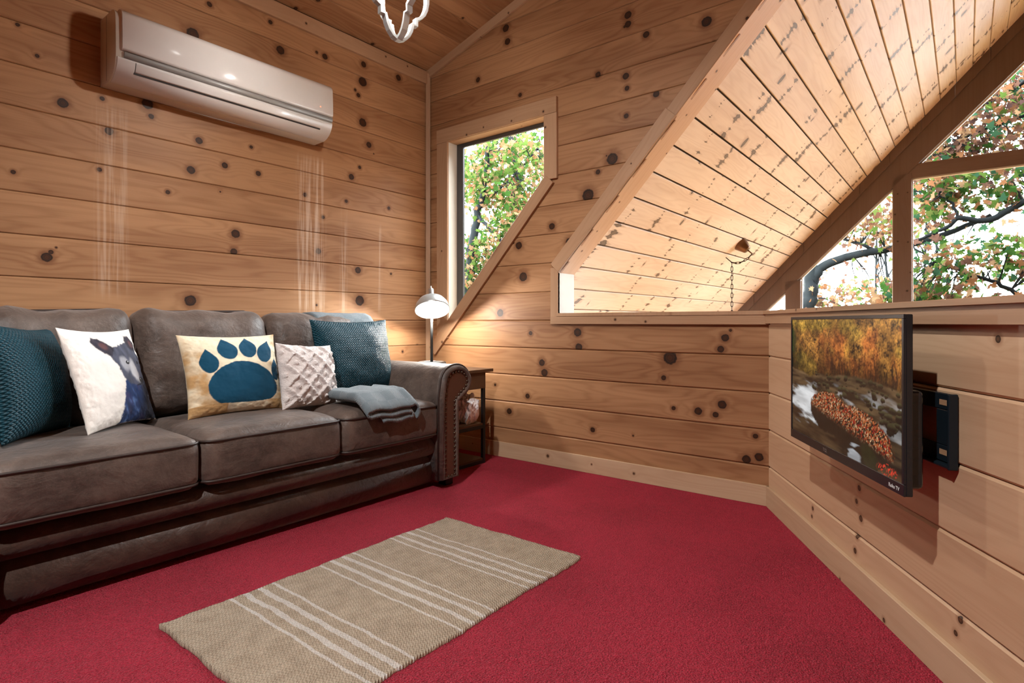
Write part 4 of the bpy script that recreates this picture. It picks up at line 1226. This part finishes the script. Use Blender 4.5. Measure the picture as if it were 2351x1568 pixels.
# the set hangs with its right end nearest the camera: u grows to the viewer's right
scr = mk('screen', V.tolist(), np.stack([ids[:-1, :-1], ids[1:, :-1], ids[1:, 1:], ids[:-1, 1:]], -1).reshape(-1, 4).tolist(), M_SCREEN, tv, False, False, MT)
cc_ = np.concatenate([paint_tv(ss.reshape(-1), tt.reshape(-1)), np.ones((ss.size, 1))], 1).astype(np.float32)
at = scr.data.color_attributes.new('col', 'FLOAT_COLOR', 'POINT'); at.data.foreach_set('color', cc_.reshape(-1))
def lettering(txt, size, basis, parent, mat, name='lettering'):
    cu = bpy.data.curves.new(name, 'FONT'); cu.body = txt; cu.size = size; cu.align_x = 'CENTER'; cu.extrude = .0002
    tmp = bpy.data.objects.new(name, cu); COL.objects.link(tmp)
    dg = bpy.context.evaluated_depsgraph_get()
    me = bpy.data.meshes.new_from_object(tmp.evaluated_get(dg))
    bpy.data.objects.remove(tmp)
    me.materials.clear(); me.materials.append(mat)
    o = bpy.data.objects.new(name, me); o.matrix_basis = basis
    return put(o, parent)
lettering('TCL', .016, MT @ Matrix.Translation((TWd * .40, .009, WF + .0004)), tv, M_STEEL)
lettering('Roku TV', .014, MT @ Matrix.Translation((TWd - .045, .009, WF + .0004)), tv, M_WHITE)
box('status_light', TWd * .43, TWd * .47, -.004, .001, WF - .012, WF - .002, M_STEEL, tv, .001, basis=MT)
mt = props(empty('wall_bracket', tw(1.3, .6, 0)), 'dark steel television bracket screwed to the half wall', 'bracket')
MB_ = axes(tw(0, 0, 0), -TD, (0, 0, 1), TN)
bu0, bu1, bv0, bv1 = 1.10, 1.455, .560, .735
box('plate_rail', bu0, bu1, bv1 - .042, bv1, .003, .010, M_MOUNT, mt, .002, basis=MB_)
box('plate_rail', bu0, bu1, bv0, bv0 + .042, .003, .010, M_MOUNT, mt, .002, basis=MB_)
box('plate_upright', bu1 - .075, bu1, bv0 + .042, bv1 - .042, .003, .010, M_MOUNT, mt, .002, basis=MB_)
box('plate_upright', bu0, bu0 + .15, bv0 + .042, bv1 - .042, .003, .010, M_MOUNT, mt, .002, basis=MB_)
box('flange', bu1 - .004, bu1 + .004, bv0 - .012, bv1 + .002, .003, .026, M_MOUNT, mt, .003, 2, basis=MB_)
box('flange', bu0, bu1, bv0 - .010, bv0 - .002, .003, .026, M_MOUNT, mt, .003, 2, basis=MB_)
for v in (bv0 + .024, bv1 - .024):
    box('slot', bu1 - .060, bu1 - .030, v - .007, v + .007, .0102, .0112, M_TRIM, mt, .0004, basis=MB_)
box('swing_arm', 1.16, 1.30, .600, .690, .018, .060, M_MOUNT, mt, .006, 2, basis=MB_)
lathe('bolt', [(0.0, 0), (.011, 0), (.011, .010), (.007, .014), (0.0, .014)], M_STEEL, mt, 12, MB_ @ Matrix.Translation((1.275, .645, .060)))

# ------------------------------------------------------------------ end table, lamp, paper
tb = props(empty('end_table', (-.345, -.50, 0)), 'dark wood and black metal end table between the sofa arm and the wall', 'table')
tx0, tx1, ty0, ty1, tz = -.545, -.140, -.770, -.235, .612
box('table_top', tx0, tx1, ty0, ty1, tz - .020, tz, M_DARKW, tb, .002)
ax0, ax1 = tx0 + .03, -.203
box('apron', ax0, ax1, ty0 + .014, ty1 - .02, tz - .125, tz - .020, M_DARKW, tb, .002)
for x in (ax0, ax1 - .022):
    for y in (ty0 + .016, ty1 - .04):
        box('leg', x, x + .022, y, y + .022, 0, tz - .124, M_BLACK, tb, .001)
for z in (.245, .018):
    box('shelf', ax0 + .004, ax1 - .004, ty0 + .02, ty1 - .022, z, z + .016, M_DARKW, tb, .001)
    for y in (ty0 + .016, ty1 - .04):
        box('crossbar', ax0 + .022, ax1 - .022, y, y + .020, z - .018, z + .004, M_BLACK, tb, .001)
    for x in (ax0, ax1 - .022):
        box('crossbar', x, x + .020, ty0 + .038, ty1 - .04, z - .018, z + .004, M_BLACK, tb, .001)

lx, ly = -.300, -.352
lamp = props(empty('desk_lamp', (lx, ly, tz)), 'lit metal desk lamp with a round shade on the end table', 'lamp')
lathe('base', [(.0, 0), (.098, 0), (.100, .006), (.100, .026), (.094, .034), (0, .034)], M_GREY, lamp, 32, Matrix.Translation((lx, ly, tz)))
lathe('base_rim', [(.086, .034), (.088, .037), (.070, .038), (.068, .034)], M_STEEL, lamp, 32, Matrix.Translation((lx, ly, tz)), cap=False)
tube('stem', [(lx, ly, tz + .03), (lx, ly, 1.045)], .0095, M_GREY, lamp, 12)
to_cam = Vector((CAM.x - lx + .55, CAM.y - ly, 0)).normalized()
axd = (Vector((0, 0, 1)) - to_cam * .58).normalized()       # shade axis, leaning so that the mouth turns to the room
xa = axd.orthogonal().normalized()
sc0 = Vector((lx, ly, 1.045))
MS = axes(sc0 + to_cam * .012, xa, axd.cross(xa), axd)
outer = [(.024, .062), (.030, .058), (.052, .048), (.085, .026), (.106, -.004), (.116, -.040), (.118, -.052)]
inner = [(r - .003, z - .002) for r, z in reversed(outer)]
lathe('shade', outer + inner, plain('shade_enamel', (.42, .43, .42), .3, .5), lamp, 36, MS, cap=False)
lathe('cap', [(0.0, .118), (.014, .118), (.018, .114), (.018, .070), (.026, .066), (.028, .056), (.0, .056)], M_STEEL, lamp, 20, MS, cap=False)
tube('neck_pin', [MS @ Vector((0, 0, .10)), MS @ Vector((0, 0, .140))], .006, M_STEEL, lamp, 10)
lathe('bulb', [(.0, .040), (.014, .038), (.016, .020), (.034, -.012), (.036, -.030), (.024, -.052), (.0, -.060)], M_LAMPBULB, lamp, 20, MS, cap=False)
def point(name, loc, power, col, r=.03):
    d = bpy.data.lights.new(name, 'POINT'); d.energy = power; d.color = col; d.shadow_soft_size = r
    o = bpy.data.objects.new(name, d); COL.objects.link(o); o.location = loc
    return o
point('desk_lamp_light', MS @ Vector((0, 0, -.070)), LAMP_W, (1, .94, .84), .022)

# crumpled white paper on the table shelf
bm = bmesh.new(); bmesh.ops.create_icosphere(bm, subdivisions=4, radius=1)
for v in bm.verts:
    d = v.co.normalized()
    a = np.array([d.x * 2.3 + d.z]); b2 = np.array([d.y * 2.3 + d.z * 1.3])
    k = 1 + (abs(fbm(a * 1.6, b2 * 1.6, 51, 3)[0] - .5)) * .9 - .15
    v.co = Vector((d.x * .075 * k, d.y * .075 * k, max(d.z * .105 * k, -.085)))
o = from_bm('paper_bag', bm, plain('white_paper', (.86, .85, .86), .7, var=.03), None, False, False, Matrix.Translation((-.285, -.672, .346)))
props(o, 'crumpled white paper bag on the shelf of the end table', 'bag')

# ------------------------------------------------------------------ pendant over the seating
px, py = -1.425, -1.325
pzc = 2.335
pend = props(empty('pendant_light', (px, py, 3.2)), 'grey metal quatrefoil pendant light hanging from the sloping ceiling', 'lamp')
def quatrefoil(R=.155, H=.225, n=9):
    """outline in (x, z): four round lobes joined by square notches"""
    pts = []
    for lobe, a0 in enumerate((0, 90, 180, 270)):
        c = math.radians(a0)
        d, lr, q = .085, .080, .1
        e = math.degrees(math.acos((q - d) / lr))
        for i in range(n + 1):
            a = c + math.radians(-e + 2 * e * i / n)
            pts.append((math.cos(c) * d + lr * math.cos(a), math.sin(c) * d + lr * math.sin(a)))
        a = c + math.radians(45)
        pts.append((q * 1.4142 * math.cos(a), q * 1.4142 * math.sin(a)))
    sx, sz = R / .165, H / .165
    return [(x * sx, z * sz) for x, z in pts]
def foil_ring(name, ang, sc=1.0):
    ol = quatrefoil(.150 * sc, .225 * sc)
    n = len(ol)
    c, s_ = math.cos(ang), math.sin(ang)
    V = []
    P = [Vector(p) for p in ol]
    for d, w in ((0, -.013), (0, .013), (.013, .013), (.013, -.013)):
        for i, p in enumerate(P):
            a, b = P[i - 1], P[(i + 1) % n]
            t = (b - a).normalized()
            q = p - Vector((t.y, -t.x)) * d
            V.append((px + q.x * c - w * s_, py + q.x * s_ + w * c, pzc + q.y))
    F = []
    for a, b in ((0, 1), (1, 2), (2, 3), (3, 0)):
        for i in range(n):
            j = (i + 1) % n
            F.append((a * n + i, a * n + j, b * n + j, b * n + i))
    o = mk(name, V, F, M_SILV, pend)
    bm = bmesh.new(); bm.from_mesh(o.data); bmesh.ops.recalc_face_normals(bm, faces=bm.faces[:]); bm.to_mesh(o.data); bm.free()
foil_ring('foil_ring', math.radians(-9))
foil_ring('foil_ring', math.radians(81), .985)
ceil_z = DC + DM * abs(py)
tube('stem', [(px, py, pzc + .12), (px, py, ceil_z - .02)], .006, M_SILV, pend, 8)
lathe('canopy', [(0, 0), (.055, 0), (.060, -.006), (.040, -.022), (.0, -.026)], M_SILV, pend, 24, Matrix.Translation((px, py, ceil_z)), cap=False)
lathe('hub', [(0, .03), (.020, .028), (.022, -.02), (.0, -.024)], M_SILV, pend, 16, Matrix.Translation((px, py, pzc + .115)), cap=False)
for i in range(3):
    a = math.radians(120 * i + 20)
    bx, by = px + .034 * math.cos(a), py + .034 * math.sin(a)
    lathe('bulb', [(.0, .055), (.010, .053), (.012, .030), (.024, .004), (.026, -.012), (.016, -.034), (.0, -.040)], M_BULB, pend, 16, Matrix.Translation((bx, by, pzc + .035)), cap=False)
point('pendant_glow', (px, py, pzc - .01), PENDANT_W, (1, .96, .90), .05)
# an unseen fill spotlight, added to brighten the rug, carpet and sofa
tx, ty = -3.75, -2.45
cz2 = DC + DM * abs(ty)
tw2 = props(empty('fill_spotlight', (tx, ty, cz2)), 'added grey fill spotlight, unseen behind the camera', 'lamp')
sp = Vector((tx, ty, cz2 - .16)); aim = (Vector((-1.45, -1.75, 0)) - sp).normalized()
lathe('mount', [(0, 0), (.06, 0), (.062, -.012), (.02, -.03), (0, -.03)], M_SILV, tw2, 24, Matrix.Translation((tx, ty, cz2)), cap=False)
tube('arm', [(tx, ty, cz2 - .02), sp], .008, M_SILV, tw2, 8)
xs = aim.orthogonal().normalized()
lathe('housing', [(0, -.07), (.035, -.07), (.040, -.04), (.045, .05), (.042, .05), (.036, -.03), (0, -.03)], M_SILV, tw2, 24, axes(sp, xs, aim.cross(xs), aim), cap=False)
d = bpy.data.lights.new('fill_beam', 'SPOT'); d.energy = REAR_W; d.color = (1, .97, .94); d.shadow_soft_size = .035; d.spot_size = math.radians(88); d.spot_blend = .7
o = bpy.data.objects.new('fill_beam', d); COL.objects.link(o); o.location = sp + aim * .06; o.rotation_euler = aim.to_track_quat('-Z', 'Y').to_euler()

# ------------------------------------------------------------------ swag chain lamp over the great room
sw = props(empty('swag_lamp', (2.52, -1.5, 1.6)), 'bronze ceiling canopy and chain of a swag lamp beyond the half wall', 'lamp')
rn = Vector((0, -RM / rl, -1 / rl))
def roofp(x, y, off=0): return Vector((x, y, RM * -y + RC)) + rn * off
cn = roofp(2.545, -1.548)
xa = Vector((1, 0, 0)); ya = rn.cross(xa)
lathe('canopy', [(0, .0), (.066, 0), (.068, .008), (.040, .085), (.034, .094), (0, .096)], M_BRONZE, sw, 24, axes(cn, xa, ya, rn), cap=False)
tube('canopy_stem', [cn + rn * .09, cn + rn * .15], .006, M_BRONZE, sw, 8)
hk = roofp(2.50, -1.430)
hook = [hk, hk + rn * .045, hk + rn * .06 + Vector((0, -.012, -.01)), hk + rn * .05 + Vector((0, -.03, -.018))]
tube('hook', hook, .0045, M_CHAIN, sw, 8)
lk = [(.0, .020)]
def link_mesh():
    V, F = tube_geo([(.0085 * math.cos(a), 0, .014 * math.sin(a) + (.012 if math.sin(a) > 0 else -.012)) for a in [2 * math.pi * i / 14 for i in range(14)]], .0032, 6, True)
    me = bpy.data.meshes.new('chain_link'); me.from_pydata([tuple(v) for v in V], [], F)
    me.polygons.foreach_set('use_smooth', [True] * len(me.polygons)); me.materials.append(M_CHAIN)
    return me
LM = link_mesh()
def chain(a, b, sag, count, start=0):
    pts = []
    for i in range(count + 1):
        t = i / count
        p = a.lerp(b, t); p = p + Vector((0, 0, -sag * 4 * t * (1 - t))); pts.append(p)
    for i in range(count):
        d = (pts[i + 1] - pts[i]).normalized()
        x = d.orthogonal().normalized() if abs(d.z) < .99 else Vector((R_.x, R_.y, 0))
        x = Quaternion(d, math.radians(90 * ((i + start) % 2) + 20)) @ x
        o = bpy.data.objects.new('chain_link', LM)
        o.matrix_basis = axes((pts[i] + pts[i + 1]) / 2, x, d.cross(x), d)
        put(o, sw)
R_ = Vector((math.sin(YAW), -math.cos(YAW), 0))
hb = hook[2]
chain(cn + rn * .15, hb, .035, 5)
chain(hb, Vector((hb.x, hb.y, -.30)), 0, int((hb.z + .30) / .041), 1)
lathe('shade', [(.02, 0), (.06, -.02), (.15, -.16), (.16, -.20), (.155, -.20), (.06, -.03), (.02, -.01)], plain('amber_shade', (.45, .33, .2), .4), sw, 24, Matrix.Translation((hb.x, hb.y, -.30)), cap=False)
point('swag_lamp_glow', (hb.x, hb.y, -.56), GREAT_W, (.94, .98, 1), .10)

# ------------------------------------------------------------------ trees outside
def bark_mat(name, a, b_):
    b = NB(name)
    p = b.obj()
    n = b.noise(b.vm('MULTIPLY', p, (14, 14, 3)), 1, 4, .65)
    b.bsdf(b.mix(n, a, b_), .9, 0, .2)
    return b.m
M_BARK = bark_mat('grey_bark', (.003, .0042, .0048), (.010, .0135, .015))
def leaf_mat(name, cols, per_leaf):
    b = NB(name)
    if per_leaf: v = b.rnd()
    else: v = b.n('ShaderNodeAttribute', attribute_name='tone').outputs['Fac']
    r = b.n('ShaderNodeValToRGB'); r.color_ramp.interpolation = 'CONSTANT'
    el = r.color_ramp.elements
    for i, c in enumerate(cols):
        e = el[i] if i < 2 else el.new(i / len(cols))
        e.position = i / len(cols); e.color = (*c, 1)
    b.set(r.inputs[0], v)
    df = b.n('ShaderNodeBsdfDiffuse'); ts = b.n('ShaderNodeBsdfTranslucent'); mx = b.n('ShaderNodeMixShader')
    mx.inputs[0].default_value = .5
    for s_ in (df, ts): b.nt.links.new(r.outputs[0], s_.inputs[0])
    b.nt.links.new(df.outputs[0], mx.inputs[1]); b.nt.links.new(ts.outputs[0], mx.inputs[2])
    b.nt.links.new(mx.outputs[0], b.out.inputs[0])
    return b.m
LK = .20
G1, G2, G3 = s2l((132, 166, 80)), s2l((88, 134, 62)), s2l((162, 184, 100))
O1, O2, O3 = s2l((228, 182, 138)), s2l((208, 146, 102)), s2l((182, 128, 102))
B1, B2, T1 = s2l((172, 128, 110)), s2l((138, 104, 98)), s2l((92, 142, 104))
def dim(cs, k=1.25): return [tuple(x * LK * k for x in c) for c in cs]
PAL = {'green_maple': dim([G1, G1, G2, G2, G3, O1, O1, O2]), 'russet_maple': dim([B1, B1, O2, O3, B2, G1, T1, O1]), 'mixed_maple': dim([G2, T1, G1, O2, B1, O1, G3, G2]), 'pale_maple': dim([O1, O2, G3, O1, B1, O3, G1, O1])}
LEAF = [(0, -.55), (.10, -.20), (.42, -.34), (.34, -.02), (.58, .20), (.26, .24), (.22, .40), (0, .78), (-.22, .40), (-.26, .24), (-.58, .20), (-.34, -.02), (-.42, -.34), (-.10, -.20)]
def leaf_me(mat):
    me = bpy.data.meshes.new('leaf')
    me.from_pydata([(x, y, .18 * abs(x) + .1 * y * y) for x, y in LEAF], [], [tuple(range(len(LEAF)))])
    me.materials.append(mat)
    return me
def catmull(P, n=6):
    P = [Vector(p) for p in P]; out = []
    for i in range(len(P) - 1):
        a, b, c, d = P[max(i - 1, 0)], P[i], P[i + 1], P[min(i + 2, len(P) - 1)]
        for k in range(n):
            t = k / n
            out.append(.5 * ((2 * b) + (c - a) * t + (2 * a - 5 * b + 4 * c - d) * t * t + (3 * b - a - 3 * c + d) * t ** 3))
    out.append(P[-1])
    return out
FWD = Vector((math.cos(YAW), math.sin(YAW), 0))
def seen(p):
    d = p - CAM; z = d.dot(FWD)
    if z < .1: return False
    x, y = 1175.5 + FPX * d.dot(R_) / z, HOR - FPX * d.z / z
    return 1040 < x < 1260 and 250 < y < 780 or 1750 < x < 2400 and -20 < y < 730

def tree(name, label, pal, limbs, clouds, n_leaf, size, seed, group, singles=150, twigs=60):
    """limbs: (points, r0, r1); clouds: (centre, radii, share) of foliage"""
    r = np.random.default_rng(seed)
    base = limbs[0][0][0]
    t = props(empty(name, base), label, 'tree', group)
    nodes = []
    for i, (pts, r0, r1) in enumerate(limbs):
        path = catmull(pts)
        m = len(path)
        path = [p + Vector((r.normal(0, .012), r.normal(0, .012), 0)) for p in path]
        tube('trunk' if i == 0 else 'branch', path, [r0 + (r1 - r0) * k / (m - 1) for k in range(m)], M_BARK, t, 8)
        nodes += path[m // 4 if i == 0 else 0:]
    # twigs out into the foliage
    cen = []
    for k in range(twigs):
        c, rad, _ = clouds[int(r.integers(len(clouds)))]
        d = r.normal(size=3); d /= np.linalg.norm(d); d *= r.uniform(.3, 1) ** .5
        cen.append(Vector((c[0] + d[0] * rad[0], c[1] + d[1] * rad[1], c[2] + d[2] * rad[2])))
    V, F = [], []
    for p in cen:
        q = min(nodes, key=lambda x: (x - p).length)
        mid = q.lerp(p, .5) + Vector((r.normal(0, .05), r.normal(0, .05), r.uniform(.0, .12)))
        tube_geo(catmull([q, mid, p], 4), [.011 - .0085 * k / 8 for k in range(9)], 5, False, V, F)
    tw_ = mk('twigs', V, F, M_BARK, t, True); tw_['kind'] = 'stuff'
    # leaves: hang from the twig ends and fill the clouds
    sh = np.array([c[2] for c in clouds], float); sh /= sh.sum()
    pos = np.zeros((n_leaf, 3))
    for k in range(n_leaf):
        if r.uniform() < .72 and cen:
            p = cen[int(r.integers(len(cen)))]
            pos[k] = np.array(p) + r.normal(size=3) * (.17, .20, .17) - (0, 0, .04)
        else:
            c, rad, _ = clouds[int(r.choice(len(clouds), p=sh))]
            d = r.normal(size=3); d /= np.linalg.norm(d); d *= r.uniform(0, 1) ** .4
            pos[k] = np.array(c) + d * np.array(rad)
    sz = size * r.uniform(.6, 1.25, n_leaf)
    rot = []
    for k in range(n_leaf):
        q = Quaternion((r.normal(), r.normal(), r.normal(), r.normal())); q.normalize()
        rot.append(q)
    order = [k for k in np.argsort([(Vector(p) - CAM).length / s_ for p, s_ in zip(pos, sz)]) if seen(Vector(pos[k]))]
    single = set(int(k) for k in order[:singles])
    lm = leaf_me(leaf_mat(pal + '_leaf', PAL[pal], True))
    inv = wmat(t).inverted()
    for k in single:
        o = bpy.data.objects.new('leaf', lm)
        o.matrix_basis = Matrix.Translation(pos[k]) @ rot[k].to_matrix().to_4x4() @ Matrix.Scale(sz[k], 4)
        COL.objects.link(o); o.parent = t; o.matrix_parent_inverse = inv
    base_l = np.array([(x, y, .18 * abs(x) + .1 * y * y) for x, y in LEAF])
    V, F, tone = [], [], []
    for k in range(n_leaf):
        if k in single: continue
        R3 = np.array(rot[k].to_matrix()) * sz[k]
        b0 = len(V)
        V += (base_l @ R3.T + pos[k]).tolist()
        F.append(tuple(range(b0, b0 + len(LEAF))))
        tone += [float(r.uniform())] * len(LEAF)
    fo = mk('foliage', V, F, leaf_mat(pal + '_foliage', PAL[pal], False), t); fo['kind'] = 'stuff'
    at = fo.data.attributes.new('tone', 'FLOAT', 'POINT'); at.data.foreach_set('value', np.array(tone, dtype=np.float32)[:len(fo.data.vertices)])
    return t

GR = 'autumn trees outside the windows'
tree('maple_tree', 'dark leaning maple trunk with one long bough behind the left gable pane', 'pale_maple',
     [([(7.2, -1.05, -4.5), (7.2, -1.10, -1.5), (7.2, -1.14, .5), (7.2, -1.22, 1.2), (7.2, -1.27, 1.62), (7.2, -1.20, 2.2), (7.3, -1.0, 3.4), (7.3, -.8, 4.6)], .17, .05),
      ([(7.2, -1.27, 1.55), (7.2, -1.43, 1.80), (7.2, -1.86, 1.95), (7.2, -2.35, 2.02), (7.2, -2.89, 2.14), (7.3, -3.5, 2.4)], .085, .03),
      ([(7.2, -2.14, 1.99), (7.2, -1.95, 2.12), (7.2, -1.65, 2.24), (7.2, -1.4, 2.3)], .03, .012)],
     [((7.6, -1.9, 1.25), (.7, 1.0, .35), 1.0), ((7.3, -2.2, 2.5), (.6, .8, .45), 1.1), ((7.2, -1.0, 3.6), (.9, 1.0, 1.0), .8)], 2500, .085, 3, GR, 200, 75)
tree('maple_tree', 'green and russet maple boughs filling the large right gable pane', 'mixed_maple',
     [([(6.6, -5.2, -4.5), (6.6, -5.1, -1.0), (6.6, -4.9, 1.2), (6.6, -4.7, 2.6), (6.6, -4.5, 4.2)], .16, .06),
      ([(6.6, -4.75, 2.2), (6.6, -3.99, 2.48), (6.6, -3.45, 2.24), (6.6, -3.14, 2.30), (6.6, -3.05, 2.21), (6.6, -2.81, 2.09), (6.6, -2.57, 2.01)], .05, .016),
      ([(6.6, -3.14, 2.3), (6.6, -3.09, 2.48), (6.6, -2.95, 2.62), (6.6, -2.72, 2.71)], .022, .008),
      ([(6.6, -4.9, .8), (6.6, -3.99, 1.13), (6.6, -3.54, 1.42), (6.6, -3.19, 1.58), (6.6, -2.91, 1.74), (6.6, -2.62, 1.97)], .035, .009)],
     [((6.7, -3.2, 2.65), (.5, .8, .35), 1.4), ((6.7, -3.4, 1.75), (.5, .9, .30), 1.2), ((6.7, -2.75, 1.25), (.5, .5, .25), .5), ((6.6, -4.8, 3.0), (.9, 1.2, 1.2), .8)], 2300, .098, 5, GR, 220, 75)
tree('maple_tree', 'russet brown maple crown behind the upper gable pane', 'russet_maple',
     [([(7.4, -5.6, -4.5), (7.4, -5.4, 0), (7.3, -5.0, 2.6), (7.2, -4.6, 4.0), (7.2, -4.3, 5.5)], .16, .05),
      ([(7.2, -4.8, 3.6), (6.8, -4.18, 4.14), (6.8, -3.58, 3.87), (6.8, -3.14, 3.63), (6.8, -2.81, 3.41)], .035, .010),
      ([(7.2, -4.9, 3.2), (6.9, -4.18, 3.61), (6.9, -3.58, 3.53), (6.9, -3.23, 3.44), (6.9, -2.95, 3.26)], .03, .010)],
     [((6.9, -3.5, 3.75), (.6, .9, .55), 1.6), ((7.2, -3.0, 3.3), (.6, .7, .4), .8), ((7.3, -4.5, 4.6), (.9, 1.2, 1.0), .9)], 3900, .094, 7, GR, 220, 95)
tree('maple_tree', 'green and peach maple behind the clipped window', 'green_maple',
     [([(4.0, 3.55, -4.5), (4.0, 3.4, -1.5), (4.0, 3.32, .77), (4.0, 3.24, 1.64), (4.0, 3.17, 2.21), (4.0, 3.07, 2.7), (4.0, 2.92, 3.11), (4.0, 2.8, 4.2)], .13, .03),
      ([(4.0, 3.07, 2.67), (4.0, 2.75, 2.39), (4.0, 2.44, 2.12), (4.0, 2.1, 1.9)], .035, .012),
      ([(4.2, 2.95, 3.0), (4.2, 2.5, 3.25), (4.2, 2.0, 3.6)], .025, .008)],
     [((4.2, 2.6, 3.3), (.6, 1.0, .6), 1.4), ((4.3, 3.2, 1.6), (.6, .6, .8), .9), ((4.2, 2.3, 2.4), (.5, .6, .5), .8)], 4300, .086, 9, GR, 250, 120)
tree('maple_tree', 'second dark trunk standing behind the clipped window', 'green_maple',
     [([(4.9, 2.9, -4.5), (4.8, 2.84, 1.65), (4.8, 2.89, 2.9), (4.8, 2.84, 3.56), (4.8, 2.98, 4.18), (4.8, 2.89, 4.89)], .12, .05)],
     [((5.3, 3.4, 3.6), (.8, 1.3, 1.0), 1.0), ((5.4, 3.2, 2.0), (.7, 1.1, .8), .7)], 3400, .088, 13, GR, 120, 90)
sap = np.random.default_rng(21)
SAPL = ['thin bare sapling behind the left gable pane, nearest its upright post', 'thin bare sapling in the middle of the left gable pane', 'thin forked sapling low behind the left gable pane', 'slender young trunk behind the left gable pane close to the dark maple']
for i, (y0, dx) in enumerate(((-2.95, .15), (-2.55, -.1), (-2.2, .25), (-1.75, -.05))):
    s_ = props(empty('sapling', (9.5 + .4 * i, y0, -4.5)), SAPL[i], 'tree', 'bare saplings behind the gable')
    x = 9.5 + .4 * i
    tube('trunk', catmull([(x, y0, -4.5), (x, y0 + dx * .3, -1), (x, y0 + dx * .6, 1.2), (x, y0 + dx, 2.6), (x, y0 + dx * 1.5, 4.0)]), [.04 - .03 * k / 24 for k in range(25)], M_BARK, s_, 6)
    for k in range(5):
        z = 1.0 + .4 * k; sd = 1 if k % 2 else -1
        tube('branch', catmull([(x, y0 + dx * .7, z), (x, y0 + dx * .7 + sd * .15, z + .35), (x, y0 + dx * .7 + sd * .28, z + .9)], 4), [.014 - .010 * q / 8 for q in range(9)], M_BARK, s_, 5)
# ground far below and a wooded slope beyond
gm = NB('leaf_litter'); gp = gm.obj()
gm.bsdf(gm.mix(gm.noise(gp, 1.5, 5, .7), (.05, .045, .02), (.13, .08, .035)), .95, 0, .1)
shell('ground', [(-60, -80, -4.6), (90, -80, -4.6), (90, 80, -4.6), (-60, 80, -4.6)], [(0, 1, 2, 3)], gm.m, 'leaf covered forest ground outside the cabin', 'ground')
